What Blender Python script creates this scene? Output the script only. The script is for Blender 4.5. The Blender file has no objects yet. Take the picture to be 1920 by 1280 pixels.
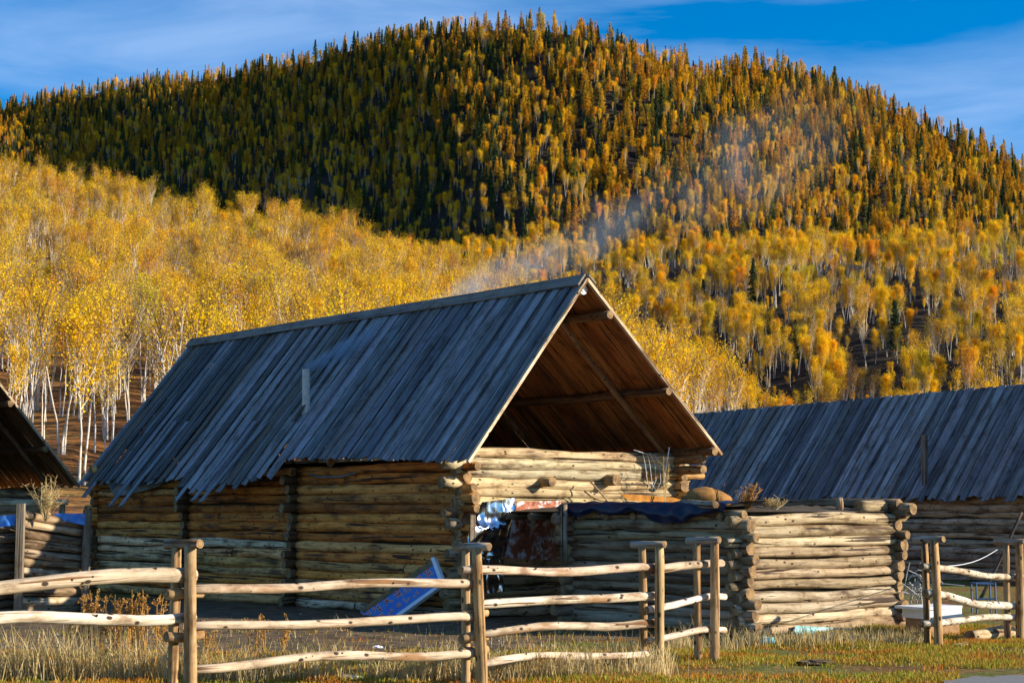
import bpy, math, random
import numpy as np
from mathutils import Vector, Matrix, noise as mnoise

random.seed(7); RNG = np.random.default_rng(11)
sc = bpy.context.scene
COL = sc.collection

# ---------------------------------------------------------------- camera
F_PX, HOR, HC = 3000.0, 955.0, 1.75          # focal length and horizon row in photo pixels (1920x1280)
TH = math.atan((HOR - 640) / F_PX)
cam_d = bpy.data.cameras.new('camera'); cam = bpy.data.objects.new('camera', cam_d); COL.objects.link(cam)
cam_d.sensor_width = 36.0; cam_d.lens = F_PX / 1920 * 36.0
cam_d.clip_start = 0.1; cam_d.clip_end = 9000
cam.location = (0, 0, HC); cam.rotation_euler = (math.pi / 2 + TH, 0, 0)
sc.camera = cam

# ---------------------------------------------------------------- light
SUN_EL, SUN_AZ = math.radians(20), math.radians(-9)     # azimuth measured from +X towards +Y
SUN = Vector((math.cos(SUN_EL) * math.cos(SUN_AZ), math.cos(SUN_EL) * math.sin(SUN_AZ), math.sin(SUN_EL)))
sl = bpy.data.lights.new('sun', 'SUN'); sl.energy = 4.8; sl.angle = math.radians(0.53); sl.color = (1.0, 0.90, 0.72)
so = bpy.data.objects.new('sun', sl); COL.objects.link(so)
so.rotation_euler = SUN.to_track_quat('Z', 'Y').to_euler(); so.location = (60, -10, 60)
w = bpy.data.worlds.new('World'); sc.world = w; w.use_nodes = True
nt = w.node_tree; bg = nt.nodes['Background']; bg.inputs['Strength'].default_value = 0.098
sky = nt.nodes.new('ShaderNodeTexSky'); sky.sky_type = 'NISHITA'; sky.sun_disc = False
sky.sun_elevation = SUN_EL; sky.sun_rotation = math.pi / 2 - SUN_AZ
sky.altitude = 1200; sky.air_density = 1.0; sky.dust_density = 0.3; sky.ozone_density = 4.5
# thin cirrus: noise on the sky direction, stretched along the horizon
tc = nt.nodes.new('ShaderNodeTexCoord'); mp = nt.nodes.new('ShaderNodeMapping')
mp.inputs['Scale'].default_value = (2.2, 2.2, 13.0); mp.inputs['Rotation'].default_value = (0.0, 0.13, 0.3)
mp.inputs['Location'].default_value = (0.35, 0.0, 0.2)
nz = nt.nodes.new('ShaderNodeTexNoise'); nz.inputs['Scale'].default_value = 1.5; nz.inputs['Detail'].default_value = 9
nz.inputs['Roughness'].default_value = 0.55; nz.inputs['Distortion'].default_value = 0.5
cr = nt.nodes.new('ShaderNodeValToRGB'); cr.color_ramp.elements[0].position = 0.40; cr.color_ramp.elements[1].position = 0.84
cr.color_ramp.elements[1].color = (0.75, 0.75, 0.75, 1)
mx = nt.nodes.new('ShaderNodeMix'); mx.data_type = 'RGBA'
hs = nt.nodes.new('ShaderNodeHueSaturation'); hs.inputs['Saturation'].default_value = 1.34; hs.inputs['Value'].default_value = 1.0
mx.inputs[7].default_value = (2.8, 3.9, 5.9, 1)
L = nt.links.new
L(tc.outputs['Generated'], mp.inputs['Vector']); L(mp.outputs['Vector'], nz.inputs['Vector']); L(nz.outputs['Fac'], cr.inputs['Fac'])
L(cr.outputs['Color'], mx.inputs[0]); L(sky.outputs['Color'], hs.inputs['Color']); L(hs.outputs['Color'], mx.inputs[6]); L(mx.outputs[2], bg.inputs['Color'])
sc.view_settings.view_transform = 'Standard'; sc.view_settings.look = 'None'
sc.view_settings.exposure = 0.9; sc.view_settings.gamma = 1.0

# ---------------------------------------------------------------- pixel -> world helpers
FW = Vector((0, math.cos(TH), math.sin(TH))); UP = Vector((0, -math.sin(TH), math.cos(TH))); RT = Vector((1, 0, 0)); CAM = Vector((0, 0, HC))
def ray(px, py): return FW * F_PX + RT * (px - 960) + UP * (640 - py)
def G(px, py, z=0.0):                       # point on the horizontal plane z under a pixel
    r = ray(px, py); return CAM + r * ((z - HC) / r.z)
def onplane(px, py, P, n):                  # point of the plane (P, n) under a pixel
    r = ray(px, py); return CAM + r * ((P - CAM).dot(n) / r.dot(n))
def atdist(px, py, y):                      # point at ground distance y along the viewing axis
    r = ray(px, py); return CAM + r * (y / r.y)
def lerp(a, b, t): return a + (b - a) * t
def interp(x, pts):
    return float(np.interp(x, [p[0] for p in pts], [p[1] for p in pts]))

# ---------------------------------------------------------------- object helpers
W = {}
def tag(o, label=None, cat=None, group=None, kind=None):
    if label: o['label'] = label
    if cat: o['category'] = cat
    if group: o['group'] = group
    if kind: o['kind'] = kind
    return o
def place(o, M, parent=None):
    COL.objects.link(o); W[o] = M
    o.matrix_basis = M
    if parent is not None:
        o.parent = parent; o.matrix_parent_inverse = W[parent].inverted()
    return o
def empty(name, loc, label, cat, group=None):
    o = bpy.data.objects.new(name, None); o.empty_display_size = 0.3
    place(o, Matrix.Translation(loc)); return tag(o, label, cat, group)
def mesh(name, V, Fs, mats, midx=None, smooth=False):
    me = bpy.data.meshes.new(name); me.from_pydata([tuple(v) for v in V], [], Fs)
    for m in (mats if isinstance(mats, (list, tuple)) else [mats]): me.materials.append(m)
    if midx is not None: me.polygons.foreach_set('material_index', midx)
    if smooth: me.polygons.foreach_set('use_smooth', [True] * len(me.polygons))
    me.update(); return me
def obj(name, V, Fs, mats, parent=None, M=None, midx=None, smooth=False, color=None):
    o = bpy.data.objects.new(name, mesh(name, V, Fs, mats, midx, smooth))
    if color: o.color = (*color, 1)
    return place(o, M or Matrix.Identity(4), parent)
def frame(P0, P1, up=Vector((0, 0, 1))):    # matrix with local X from P0 to P1, local Z as near to up as possible
    x = (P1 - P0).normalized()
    if abs(x.dot(up)) > 0.98: up = Vector((0, 1, 0)) if abs(x.y) < .9 else Vector((1, 0, 0))
    y = up.cross(x).normalized(); z = x.cross(y)
    M = Matrix((x, y, z)).transposed().to_4x4(); M.translation = P0
    return M
def tube(V, Fs, pts, rad, n=6, cap=True):
    base = len(V); k = len(pts)
    for i, p in enumerate(pts):
        a = pts[max(i - 1, 0)]; b = pts[min(i + 1, k - 1)]; t = (b - a).normalized()
        ref = Vector((0, 0, 1)) if abs(t.z) < .9 else Vector((1, 0, 0))
        s = ref.cross(t).normalized(); q = t.cross(s)
        for j in range(n):
            an = 2 * math.pi * j / n; V.append(p + (s * math.cos(an) + q * math.sin(an)) * rad[i])
    for i in range(k - 1):
        for j in range(n):
            a = base + i * n + j; b = base + i * n + (j + 1) % n; Fs.append((a, b, b + n, a + n))
    if cap:
        Fs.append(tuple(base + j for j in reversed(range(n)))); Fs.append(tuple(base + (k - 1) * n + j for j in range(n)))
def log(name, P0, P1, r0, r1, parent, color, mats=None, wob=0.024, sides=12, bumps=0.2, segl=0.22, knots=False):
    Lg = (P1 - P0).length; n = max(3, int(Lg / segl) + 1); V = []; Fs = []; mi = []
    sd = random.random() * 100; off = []
    for i in range(n + 1):
        t = i / n; e = math.sin(math.pi * t) ** 0.5
        off.append((wob * 2.2 * e * (mnoise.noise((sd + t * Lg * .45, 0, 0))), wob * 2.2 * e * (mnoise.noise((sd + t * Lg * .45, 7, 0)))))
    for i in range(n + 1):
        t = i / n; r = lerp(r0, r1, t)
        for j in range(sides):
            a = 2 * math.pi * j / sides
            rr = r * (1 + bumps * (mnoise.noise((sd + t * Lg * 1.6, math.cos(a) * 1.1, math.sin(a) * 1.1)) + .5 * mnoise.noise((sd + t * Lg * 5, math.cos(a) * 2.2, math.sin(a) * 2.2))))
            if i in (0, n): rr *= 0.96
            V.append((t * Lg, off[i][0] + rr * math.cos(a), off[i][1] + rr * math.sin(a)))
    for i in range(n):
        for j in range(sides):
            a = i * sides + j; b = i * sides + (j + 1) % sides; Fs.append((a, a + sides, b + sides, b)); mi.append(0)
    Fs.append(tuple(range(sides))); mi.append(1)
    Fs.append(tuple(n * sides + j for j in reversed(range(sides)))); mi.append(1)
    if knots:                                        # cut branch stubs
        for k in range(int(Lg * 4)):
            x = random.uniform(.1, Lg - .1); a = random.uniform(0, 6.28); r = lerp(r0, r1, x / Lg)
            i = x / Lg * n; oy, oz = off[int(i)]
            d = Vector((random.uniform(-.3, .3), math.cos(a), math.sin(a))); c = Vector((x, oy, oz)) + d * r * .8
            m0 = len(Fs); ks = random.uniform(.5, 1.3); tube(V, Fs, [c, c + d * r * random.uniform(.22, .6)], [r * .22 * ks, r * .13 * ks], 5); mi += [2] * (len(Fs) - m0)
    o = bpy.data.objects.new(name, None) if False else None
    ms = list(mats or (M_LOG, M_END)); ms = ms + [M_KNOT] if knots else ms
    me = mesh(name, V, Fs, ms, mi, False)
    me.polygons.foreach_set('use_smooth', [m == 0 for m in mi])
    o = bpy.data.objects.new(name, me); o.color = (*color, 1)
    return place(o, frame(P0, P1), parent)
def plank(name, P0, P1, wdt, th, up, parent, color, mats, warp=0.01, skew=0.0, seg=3):
    Lg = (P1 - P0).length; V = []; Fs = []; mi = []; sd = random.random() * 90
    for i in range(seg + 1):
        t = i / seg; dz = warp * mnoise.noise((sd + t * 2, 0, 0)); dy = warp * .7 * mnoise.noise((sd + t * 2, 5, 0))
        ex = skew if i == seg else 0
        for (y, z, e) in ((-.5, -.5, ex), (.5, -.5, -ex), (.5, .5, -ex), (-.5, .5, ex)):
            V.append((t * Lg + e * wdt, dy + y * wdt * (1 + .06 * mnoise.noise((sd + t * 3, 9, y))), dz + z * th))
    for i in range(seg):
        b = i * 4
        for j, m in ((0, 1), (1, 1), (2, 0), (3, 1)):
            Fs.append((b + j, b + j + 4, b + (j + 1) % 4 + 4, b + (j + 1) % 4)); mi.append(m)
    Fs.append((0, 1, 2, 3)); mi.append(1); Fs.append(tuple(seg * 4 + j for j in (3, 2, 1, 0))); mi.append(1)
    # faces 2 of each ring (z top) is slot 0
    o = bpy.data.objects.new(name, mesh(name, V, Fs, mats, mi)); o.color = (*color, 1)
    return place(o, frame(P0, P1, up), parent)
def vary(c, s=0.12, h=0.03):
    k = 1 + random.uniform(-s, s); return tuple(max(0.005, v * k * (1 + random.uniform(-h, h))) for v in c)

# ---------------------------------------------------------------- materials
def mat(name, rough=0.85):
    m = bpy.data.materials.new(name); m.use_nodes = True; n = m.node_tree; b = n.nodes['Principled BSDF']
    b.inputs['Roughness'].default_value = rough; b.inputs['Specular IOR Level'].default_value = 0.25
    return m, n, b
def N(n, t, **kw):
    x = n.nodes.new(t)
    for k, v in kw.items():
        if k in x.inputs: x.inputs[k].default_value = v
        else: setattr(x, k, v)
    return x
def ramp(n, fac, stops, interp_='LINEAR'):
    r = n.nodes.new('ShaderNodeValToRGB'); r.color_ramp.interpolation = interp_
    e = r.color_ramp.elements
    while len(e) < len(stops): e.new(0.5)
    for i, (p, c) in enumerate(stops):
        e[i].position = p; e[i].color = (*c, 1) if len(c) == 3 else c
    n.links.new(fac, r.inputs['Fac']); return r.outputs['Color']
def mixc(n, fac, a, b, mode='MIX'):
    x = n.nodes.new('ShaderNodeMix'); x.data_type = 'RGBA'; x.blend_type = mode
    for s, v in ((0, fac), (6, a), (7, b)):
        if isinstance(v, (int, float)): x.inputs[s].default_value = v
        elif isinstance(v, tuple): x.inputs[s].default_value = (*v, 1)
        else: n.links.new(v, x.inputs[s])
    return x.outputs[2]
def coords(n, scale, kind='Object', rnd=True):
    t = n.nodes.new('ShaderNodeTexCoord'); m = n.nodes.new('ShaderNodeMapping'); m.inputs['Scale'].default_value = scale
    n.links.new(t.outputs[kind], m.inputs['Vector'])
    if rnd:
        oi = n.nodes.new('ShaderNodeObjectInfo'); v = N(n, 'ShaderNodeVectorMath', operation='SCALE'); v.inputs[0].default_value = (37, 53, 71)
        n.links.new(oi.outputs['Random'], v.inputs['Scale']); n.links.new(v.outputs[0], m.inputs['Location'])
    return m.outputs['Vector']
def bump(n, b, h, strength, dist=0.01):
    x = N(n, 'ShaderNodeBump', Strength=strength, Distance=dist); n.links.new(h, x.inputs['Height']); n.links.new(x.outputs[0], b.inputs['Normal'])
def wood(name, grain=(1.5, 22, 22), dark=(0.07, 0.035, 0.016), patch=0.5, pale=None, rough=.8, spots=0.0, bstr=.8):
    m, n, b = mat(name, rough)
    oi = n.nodes.new('ShaderNodeObjectInfo')
    g = N(n, 'ShaderNodeTexNoise', Scale=1.0, Detail=6.0, Roughness=.65); n.links.new(coords(n, grain), g.inputs['Vector'])
    p = N(n, 'ShaderNodeTexNoise', Scale=1.0, Detail=5.0, Roughness=.6); n.links.new(coords(n, (1.3, 5, 5)), p.inputs['Vector'])
    streak = ramp(n, g.outputs['Fac'], [(.30, (.30, .27, .24)), (.45, (.85, .82, .78)), (.6, (1.05, 1.03, 1.0)), (.75, (1.3, 1.28, 1.25))])
    c = mixc(n, 1.0, oi.outputs['Color'], streak, 'MULTIPLY')
    k = N(n, 'ShaderNodeTexNoise', Scale=1.0, Detail=3.0, Roughness=.5, Distortion=.4); n.links.new(coords(n, (grain[0] * .35, grain[1] * .8, grain[2] * .8)), k.inputs['Vector'])
    c = mixc(n, ramp(n, k.outputs['Fac'], [(.36, (.95, .95, .95)), (.41, (0, 0, 0))]), c, tuple(v * .5 for v in dark))
    big = N(n, 'ShaderNodeTexNoise', Scale=1.0, Detail=4.0, Roughness=.7); n.links.new(coords(n, (2.2, 3.5, 3.5)), big.inputs['Vector'])
    c = mixc(n, 1.0, c, ramp(n, big.outputs['Fac'], [(.32, (.42, .33, .25)), (.47, (.92, .87, .8)), (.7, (1.15, 1.16, 1.18))]), 'MULTIPLY')
    if pale: c = mixc(n, ramp(n, p.outputs['Fac'], [(.5, (0, 0, 0)), (.56, (1, 1, 1))]), c, mixc(n, 1.0, pale, streak, 'MULTIPLY'))
    c = mixc(n, ramp(n, p.outputs['Fac'], [(patch - .22, (.85, .85, .85)), (patch - .08, (0, 0, 0))]), c, dark)
    if spots:
        v = N(n, 'ShaderNodeTexVoronoi', Scale=1.0); n.links.new(coords(n, (5, 9, 9)), v.inputs['Vector'])
        c = mixc(n, ramp(n, v.outputs['Distance'], [(spots, (1, 1, 1)), (spots + .06, (0, 0, 0))]), c, (0.04, 0.025, 0.015))
    n.links.new(c, b.inputs['Base Color']); bump(n, b, g.outputs['Fac'], bstr, .02)
    return m
M_LOG = wood('log_wood', patch=.55, spots=.12)
M_RAIL = wood('rail_wood', patch=.52, dark=(.24, .11, .035), spots=.13, bstr=.5)
M_BOARD = wood('weathered_board', grain=(1.2, 40, 40), dark=(.045, .045, .05), patch=.5, rough=.7, spots=.06)
M_UNDER = wood('raw_board', grain=(1.2, 30, 30), dark=(.05, .022, .01), patch=.5)
def m_fixed(name, col, rough=.85, var=.35, scale=14, metal=0, bstr=.3, col2=None):
    m, n, b = mat(name, rough); b.inputs['Metallic'].default_value = metal
    g = N(n, 'ShaderNodeTexNoise', Scale=scale, Detail=6.0, Roughness=.65); n.links.new(coords(n, (1, 1, 1)), g.inputs['Vector'])
    c2 = col2 or tuple(v * (1 - var) for v in col)
    n.links.new(ramp(n, g.outputs['Fac'], [(.35, c2), (.65, col)]), b.inputs['Base Color']); bump(n, b, g.outputs['Fac'], bstr, .01)
    return m
def m_end():
    m, n, b = mat('end_grain', .85)
    wv = N(n, 'ShaderNodeTexWave', wave_type='RINGS', rings_direction='X', Scale=14.0, Distortion=2.5, Detail=3.0); n.links.new(coords(n, (1, 1, 1), rnd=False), wv.inputs['Vector'])
    nz_ = N(n, 'ShaderNodeTexNoise', Scale=9.0, Detail=4.0); n.links.new(coords(n, (1, 1, 1)), nz_.inputs['Vector'])
    c = ramp(n, wv.outputs['Fac'], [(.2, (.20, .11, .045)), (.8, (.40, .25, .11))])
    n.links.new(mixc(n, ramp(n, nz_.outputs['Fac'], [(.4, (.8, .8, .8)), (.6, (0, 0, 0))]), c, (.09, .055, .03)), b.inputs['Base Color'])
    return m
M_END = m_end()
M_KNOT = m_fixed('knot', (.09, .055, .03))
M_CHINK_SHADE = m_fixed('chinking_gap_shade', (.06, .042, .022), var=.6, scale=30, bstr=.8)  # moss chinking behind the logs, with the shade of the gaps in its colour
M_EARTH = m_fixed('roof_earth', (.10, .07, .04), var=.5, scale=12, bstr=.9)

# leaves, bark
def m_leaf(name, stops, trans=.35):
    m, n, b = mat(name, .7); oi = n.nodes.new('ShaderNodeObjectInfo')
    c = ramp(n, oi.outputs['Random'], stops)
    g = N(n, 'ShaderNodeTexNoise', Scale=.9, Detail=3.0); n.links.new(coords(n, (1, 1, 1)), g.inputs['Vector'])
    c = mixc(n, 1.0, c, ramp(n, g.outputs['Fac'], [(.3, (.62, .56, .45)), (.65, (1.3, 1.3, 1.1))]), 'MULTIPLY')
    n.links.new(c, b.inputs['Base Color'])
    t = n.nodes.new('ShaderNodeBsdfTranslucent'); n.links.new(c, t.inputs['Color'])
    x = n.nodes.new('ShaderNodeMixShader'); x.inputs[0].default_value = trans
    n.links.new(b.outputs[0], x.inputs[1]); n.links.new(t.outputs[0], x.inputs[2]); n.links.new(x.outputs[0], n.nodes['Material Output'].inputs['Surface'])
    return m
M_BLEAF = m_leaf('birch_leaf', [(0, (.92, .57, .004)), (.3, (.94, .64, .006)), (.5, (.92, .51, .003)), (.7, (.86, .62, .012)), (.88, (.88, .38, .003)), (1, (.66, .57, .02))], .42)
M_LLEAF = m_leaf('larch_needle', [(0, (.62, .32, .010)), (.25, (.52, .23, .008)), (.5, (.64, .38, .012)), (.75, (.34, .22, .016)), (1, (.16, .17, .02))], .3)
M_SLEAF = m_leaf('spruce_needle', [(0, (.025, .055, .025)), (.6, (.04, .075, .03)), (1, (.08, .10, .03))], .1)
def m_bark():
    m, n, b = mat('birch_bark', .7)
    g = N(n, 'ShaderNodeTexNoise', Scale=1.0, Detail=4.0); n.links.new(coords(n, (3, 3, 1.6)), g.inputs['Vector'])
    n.links.new(ramp(n, g.outputs['Fac'], [(.34, (.10, .08, .06)), (.42, (.52, .46, .38)), (.7, (.68, .62, .53))]), b.inputs['Base Color']); return m
M_BARK = m_bark(); M_TWIG = m_fixed('birch_twig', (.30, .18, .075)); M_DBARK = m_fixed('conifer_bark', (.12, .08, .055))
def m_ground():
    m, n, b = mat('turf', .95); v = coords(n, (1, 1, 1), rnd=False)
    a = N(n, 'ShaderNodeTexNoise', Scale=.8, Detail=7.0, Roughness=.6); c = N(n, 'ShaderNodeTexNoise', Scale=9.0, Detail=6.0, Roughness=.7)
    n.links.new(v, a.inputs['Vector']); n.links.new(v, c.inputs['Vector'])
    c1 = ramp(n, a.outputs['Fac'], [(.3, (.17, .065, .016)), (.45, (.22, .13, .03)), (.55, (.14, .15, .02)), (.7, (.24, .18, .05))])
    n.links.new(mixc(n, 1.0, c1, ramp(n, c.outputs['Fac'], [(.3, (.35, .33, .3)), (.6, (1.1, 1.1, 1.1))]), 'MULTIPLY'), b.inputs['Base Color'])
    bump(n, b, c.outputs['Fac'], 1.0, .05); return m
M_TURF = m_ground()
def m_hill(name, stops, sc_=.06):
    m, n, b = mat(name, 1.0); v = coords(n, (1, 1, 1), rnd=False)
    a = N(n, 'ShaderNodeTexNoise', Scale=sc_, Detail=9.0, Roughness=.65); n.links.new(v, a.inputs['Vector'])
    c = N(n, 'ShaderNodeTexNoise', Scale=1.0, Detail=6.0, Roughness=.7); n.links.new(coords(n, (.35, .35, 2.4), rnd=False), c.inputs['Vector'])
    n.links.new(mixc(n, 1.0, ramp(n, a.outputs['Fac'], stops), ramp(n, c.outputs['Fac'], [(.40, (.15, .14, .13)), (.56, (1.25, 1.2, 1.1))]), 'MULTIPLY'), b.inputs['Base Color'])
    bump(n, b, c.outputs['Fac'], 1.0, .6); return m
M_HILL = m_hill('hill_grass', [(.35, (.16, .055, .014)), (.5, (.26, .11, .022)), (.65, (.30, .18, .04))])
M_MOUNT = m_hill('mountain_soil', [(.35, (.022, .015, .012)), (.65, (.05, .033, .02))])
M_SOIL = m_fixed('yard_soil', (.20, .13, .065), var=.8, scale=4, bstr=1)
M_ROAD = m_fixed('asphalt', (.22, .21, .20), var=.25, scale=40)

# ---------------------------------------------------------------- ground
def grid_obj(name, xs, ys, hf, material, kind='structure'):
    V = [(x, y, hf(x, y)) for y in ys for x in xs]; nx = len(xs); Fs = []
    for j in range(len(ys) - 1):
        for i in range(nx - 1): a = j * nx + i; Fs.append((a, a + 1, a + nx + 1, a + nx))
    return tag(obj(name, V, Fs, material, smooth=True), kind=kind)
def gh(x, y):
    k = max(0, min(1, (30 - y) / 8))
    return k * (.035 * mnoise.noise((x * .5, y * .5, 3)) + .018 * mnoise.noise((x * 1.7, y * 1.7, 8)))
def axis(a, b, step, far, k=1.35):
    c = list(np.arange(a, b, step)); s = step; x = c[0]; lo = []
    while x > -far: s *= k; x -= s; lo.append(x)
    s = step; x = c[-1]; hi = []
    while x < far: s *= k; x += s; hi.append(x)
    return [float(v) for v in lo[::-1] + c + hi]
grid_obj('ground', axis(-12, 12, .3, 6000), axis(10, 30, .3, 6000), gh, M_TURF)
# trampled dark soil of the yard between fence and cabin
def soil():
    edge = [(-400, 1232), (0, 1228), (340, 1226), (560, 1222), (900, 1222), (1060, 1205), (1230, 1196), (1380, 1196)]
    top = 1122; V = []; Fs = []; nx = 60
    for i in range(nx + 1):
        px = lerp(-400, 1385, i / nx); yb = interp(px, edge) + 5 * mnoise.noise((px * .013, 2, 0)) + 3 * mnoise.noise((px * .06, 4, 0))
        for j in range(9):
            p = G(px, lerp(yb, top, (j / 8) ** 1.3)); p.z = gh(p.x, p.y) + .004 + .014 * (j > 0); V.append(p)
    for i in range(nx):
        for j in range(8): a = i * 9 + j; Fs.append((a, a + 9, a + 10, a + 1))
    tag(obj('yard_soil', V, Fs, M_SOIL, smooth=True), kind='structure')
soil()
def road():
    V = []; n = 60
    for i in range(n + 1):
        px = lerp(1770, 2700, (i / n) ** 1.6); a = G(px, lerp(1286, 1236, (i / n) ** 1.2) + 5 * mnoise.noise((px * .02, 0, 0)) + 3 * mnoise.noise((px * .09, 4, 0))); b = G(px, 1420)
        V += [Vector((a.x, a.y, .055)), Vector((b.x, b.y, .055)), Vector((a.x - .1, a.y + .15, -.05))]
    Fs = []
    for i in range(n): k = i * 3; Fs += [(k + 1, k + 4, k + 3, k), (k, k + 3, k + 5, k + 2)]
    tag(obj('road', V, Fs, M_ROAD), kind='structure')
road()

# ---------------------------------------------------------------- hills
def hill(name, cols, rows, fn, material):
    us = np.linspace(cols[0], cols[1], cols[2]); V = []; Fs = []; nv = len(rows)
    for u in us:
        for v in rows: V.append(fn(float(u), float(v)))
    for i in range(len(us) - 1):
        for j in range(nv - 1): a = i * nv + j; Fs.append((a, a + nv, a + nv + 1, a + 1))
    return tag(obj(name, V, Fs, material, smooth=True), kind='structure')
ROWS = list(np.linspace(0, 1, 40)) + [1.08, 1.2, 1.4, 1.7]
def fan(px, y, z):                       # world point in the vertical plane of photo column px (at the horizon row)
    return Vector((y * (px - 960) / (F_PX / math.cos(TH)), y, z))
def zat(py, y): return HC + y * math.tan(TH + math.atan((640 - py) / F_PX))
LH_Y = [(-900, 330), (-300, 350), (0, 382), (200, 410), (400, 448), (600, 490), (820, 556), (1000, 625), (1150, 690), (1330, 778), (1480, 850), (1620, 915), (1800, 940), (2300, 948), (3200, 950)]
LH_D = [(-900, 430), (0, 430), (400, 410), (800, 380), (1000, 350), (1330, 310), (1550, 270), (1800, 230), (3200, 200)]
def left_hill(u, v):
    d1 = interp(u, LH_D); z1 = zat(interp(u, LH_Y), d1); d = lerp(48, d1, v)
    if v <= 1: z = -.3 + (z1 + .3) * (v ** 1.75)
    else: z = z1 - (v - 1) ** 1.0 * d1 * .25
    z += min(1, v * 3) * (1.6 * mnoise.noise((u * .006, d * .02, 1)) + .5 * mnoise.noise((u * .03, d * .08, 5)))
    return fan(u, d, z)
MH_Y1 = [(-400, 560), (600, 520), (800, 500), (1000, 500), (1400, 495), (1900, 490), (2600, 470)]
MH_D1 = [(-400, 760), (800, 720), (1000, 680), (1400, 600), (1900, 510), (2600, 430)]
MH_Y0 = [(-400, 800), (1000, 800), (1400, 830), (1900, 850), (2600, 860)]
MH_D0 = [(-400, 470), (1000, 430), (1400, 350), (1900, 290), (2600, 240)]
def mid_hill(u, v):
    d0, d1 = interp(u, MH_D0), interp(u, MH_D1); z0, z1 = zat(interp(u, MH_Y0), d0), zat(interp(u, MH_Y1), d1)
    d = lerp(d0, d1, v); z = lerp(z0, z1, v) if v <= 1 else z1 - (v - 1) * 40
    z += 4.5 * mnoise.noise((u * .005, d * .013, 9)) + 1.2 * mnoise.noise((u * .02, d * .05, 5))
    return fan(u, d, z)
MT_Y1 = [(-900, 400), (-300, 268), (0, 202), (200, 168), (400, 148), (560, 120), (660, 94), (800, 66), (900, 58), (1000, 58), (1100, 72), (1200, 102), (1280, 126), (1345, 150), (1395, 126), (1490, 132), (1600, 174), (1700, 214), (1800, 258), (1920, 306), (2200, 430), (2800, 630)]
MT_D1 = [(-900, 1750), (0, 1480), (400, 1290), (700, 1150), (1000, 1020), (1250, 985), (1340, 985), (1420, 1040), (1600, 1020), (1920, 970), (2800, 900)]
MT_D0 = [(-900, 1250), (0, 1010), (400, 880), (700, 780), (1000, 700), (1200, 655), (1500, 650), (1920, 660), (2800, 700)]
def mountain(u, v):
    d0, d1 = interp(u, MT_D0), interp(u, MT_D1); z0, z1 = zat(600, d0), zat(interp(u, MT_Y1), d1)
    d = lerp(d0, d1, v); z = lerp(z0, z1, v) if v <= 1 else z1 - (v - 1) * 220
    k = min(1, 4 * (1 - v)) if v < 1 else 0
    z += (k * 14 + 1.5) * mnoise.noise((u * .0045 + v, v * 1.5, 4)) + (3 * k + 1) * mnoise.noise((u * .016, v * 5, 2))
    return fan(u, d, z)
hill('hill', (-900, 3200, 120), ROWS, left_hill, M_HILL)
hill('hill', (-400, 2600, 90), ROWS, mid_hill, M_MOUNT)
hill('mountain', (-900, 2800, 120), ROWS, mountain, M_MOUNT)

# ---------------------------------------------------------------- trees
def leaf(V, Fs, c, s, rnd=random):
    a = Vector((rnd.gauss(0, 1), rnd.gauss(0, 1), rnd.gauss(0, 1))).normalized(); b = a.orthogonal().normalized(); q = a.cross(b)
    an = rnd.uniform(0, 6.28); e = b * math.cos(an) + q * math.sin(an); f = a.cross(e)
    k = len(V); V += [c - e * s * .5 - f * s * .3, c + e * s * .5 - f * s * .3, c + f * s * .62]; Fs.append((k, k + 1, k + 2))
BTW = []
def birch(seed, H=14.0, stems=2, leafy=1.0, spread=.16):
    r = random.Random(seed); TV, TF, LV, LF = [], [], [], []; UV, UF = [], []
    for s in range(stems):
        az = r.uniform(0, 6.28); ln = spread * (0.25 + r.random()) * (0 if stems == 1 else 1) + r.uniform(0, .03)
        h = H * r.uniform(.8, 1.0); base = Vector((math.cos(az), math.sin(az), 0)) * (.3 if stems > 1 else 0)
        P = []; gx = gy = 0
        for i in range(10):
            t = i / 9; bend = ln * h * t ** 1.25; gx += r.gauss(0, .09); gy += r.gauss(0, .09)
            P.append(base + Vector((math.cos(az) * bend + gx, math.sin(az) * bend + gy, h * t)))
        tube(TV, TF, P, [lerp(.115, .02, (i / 9) ** .8) * (H / 13) for i in range(10)], 5, False)
        t0 = r.uniform(.42, .60)
        for k in range(22):
            t = lerp(t0, .98, (k + r.random()) / 22); i = min(8, int(t * 9)); p0 = P[i].lerp(P[i + 1], t * 9 - i)
            q_ = (t - t0) / (1 - t0); a2 = r.uniform(0, 6.28); bl = h * (.10 + .17 * math.sin(math.pi * min(1, q_ * .85 + .12))) * r.uniform(.7, 1.2); up = r.uniform(1.3, 3.2)
            dirn = Vector((math.cos(a2), math.sin(a2), up)).normalized()
            p1 = p0 + dirn * bl * .5; p2 = p1 + (dirn + Vector((0, 0, .3))).normalized() * bl * .5
            tube(TV if k < 12 else UV, TF if k < 12 else UF, [p0, p1, p2], [.045, .028, .012], 3, False)
            for q in range(3):
                d2 = (dirn + Vector((r.gauss(0, .5), r.gauss(0, .5), r.gauss(.1, .35)))).normalized(); e0 = p0.lerp(p2, r.uniform(.3, .8)); tube(UV, UF, [e0, e0 + d2 * bl * .5], [.018, .009], 3, False)
            m = int(135 * leafy * r.uniform(.25, 1.5) * (.45 + .7 * q_))
            for q in range(m):
                e = r.random() ** .6; c = p0.lerp(p2, e) + Vector((r.gauss(0, 1), r.gauss(0, 1), r.gauss(0, 1.2))) * bl * (.05 + .17 * e)
                leaf(LV, LF, c, r.uniform(.10, .22), r)
    k = len(TV); n0 = len(TF); TV += UV; TF += [tuple(i + k for i in q) for q in UF]
    BTW.append(n0); return TV, TF, LV, LF
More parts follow.
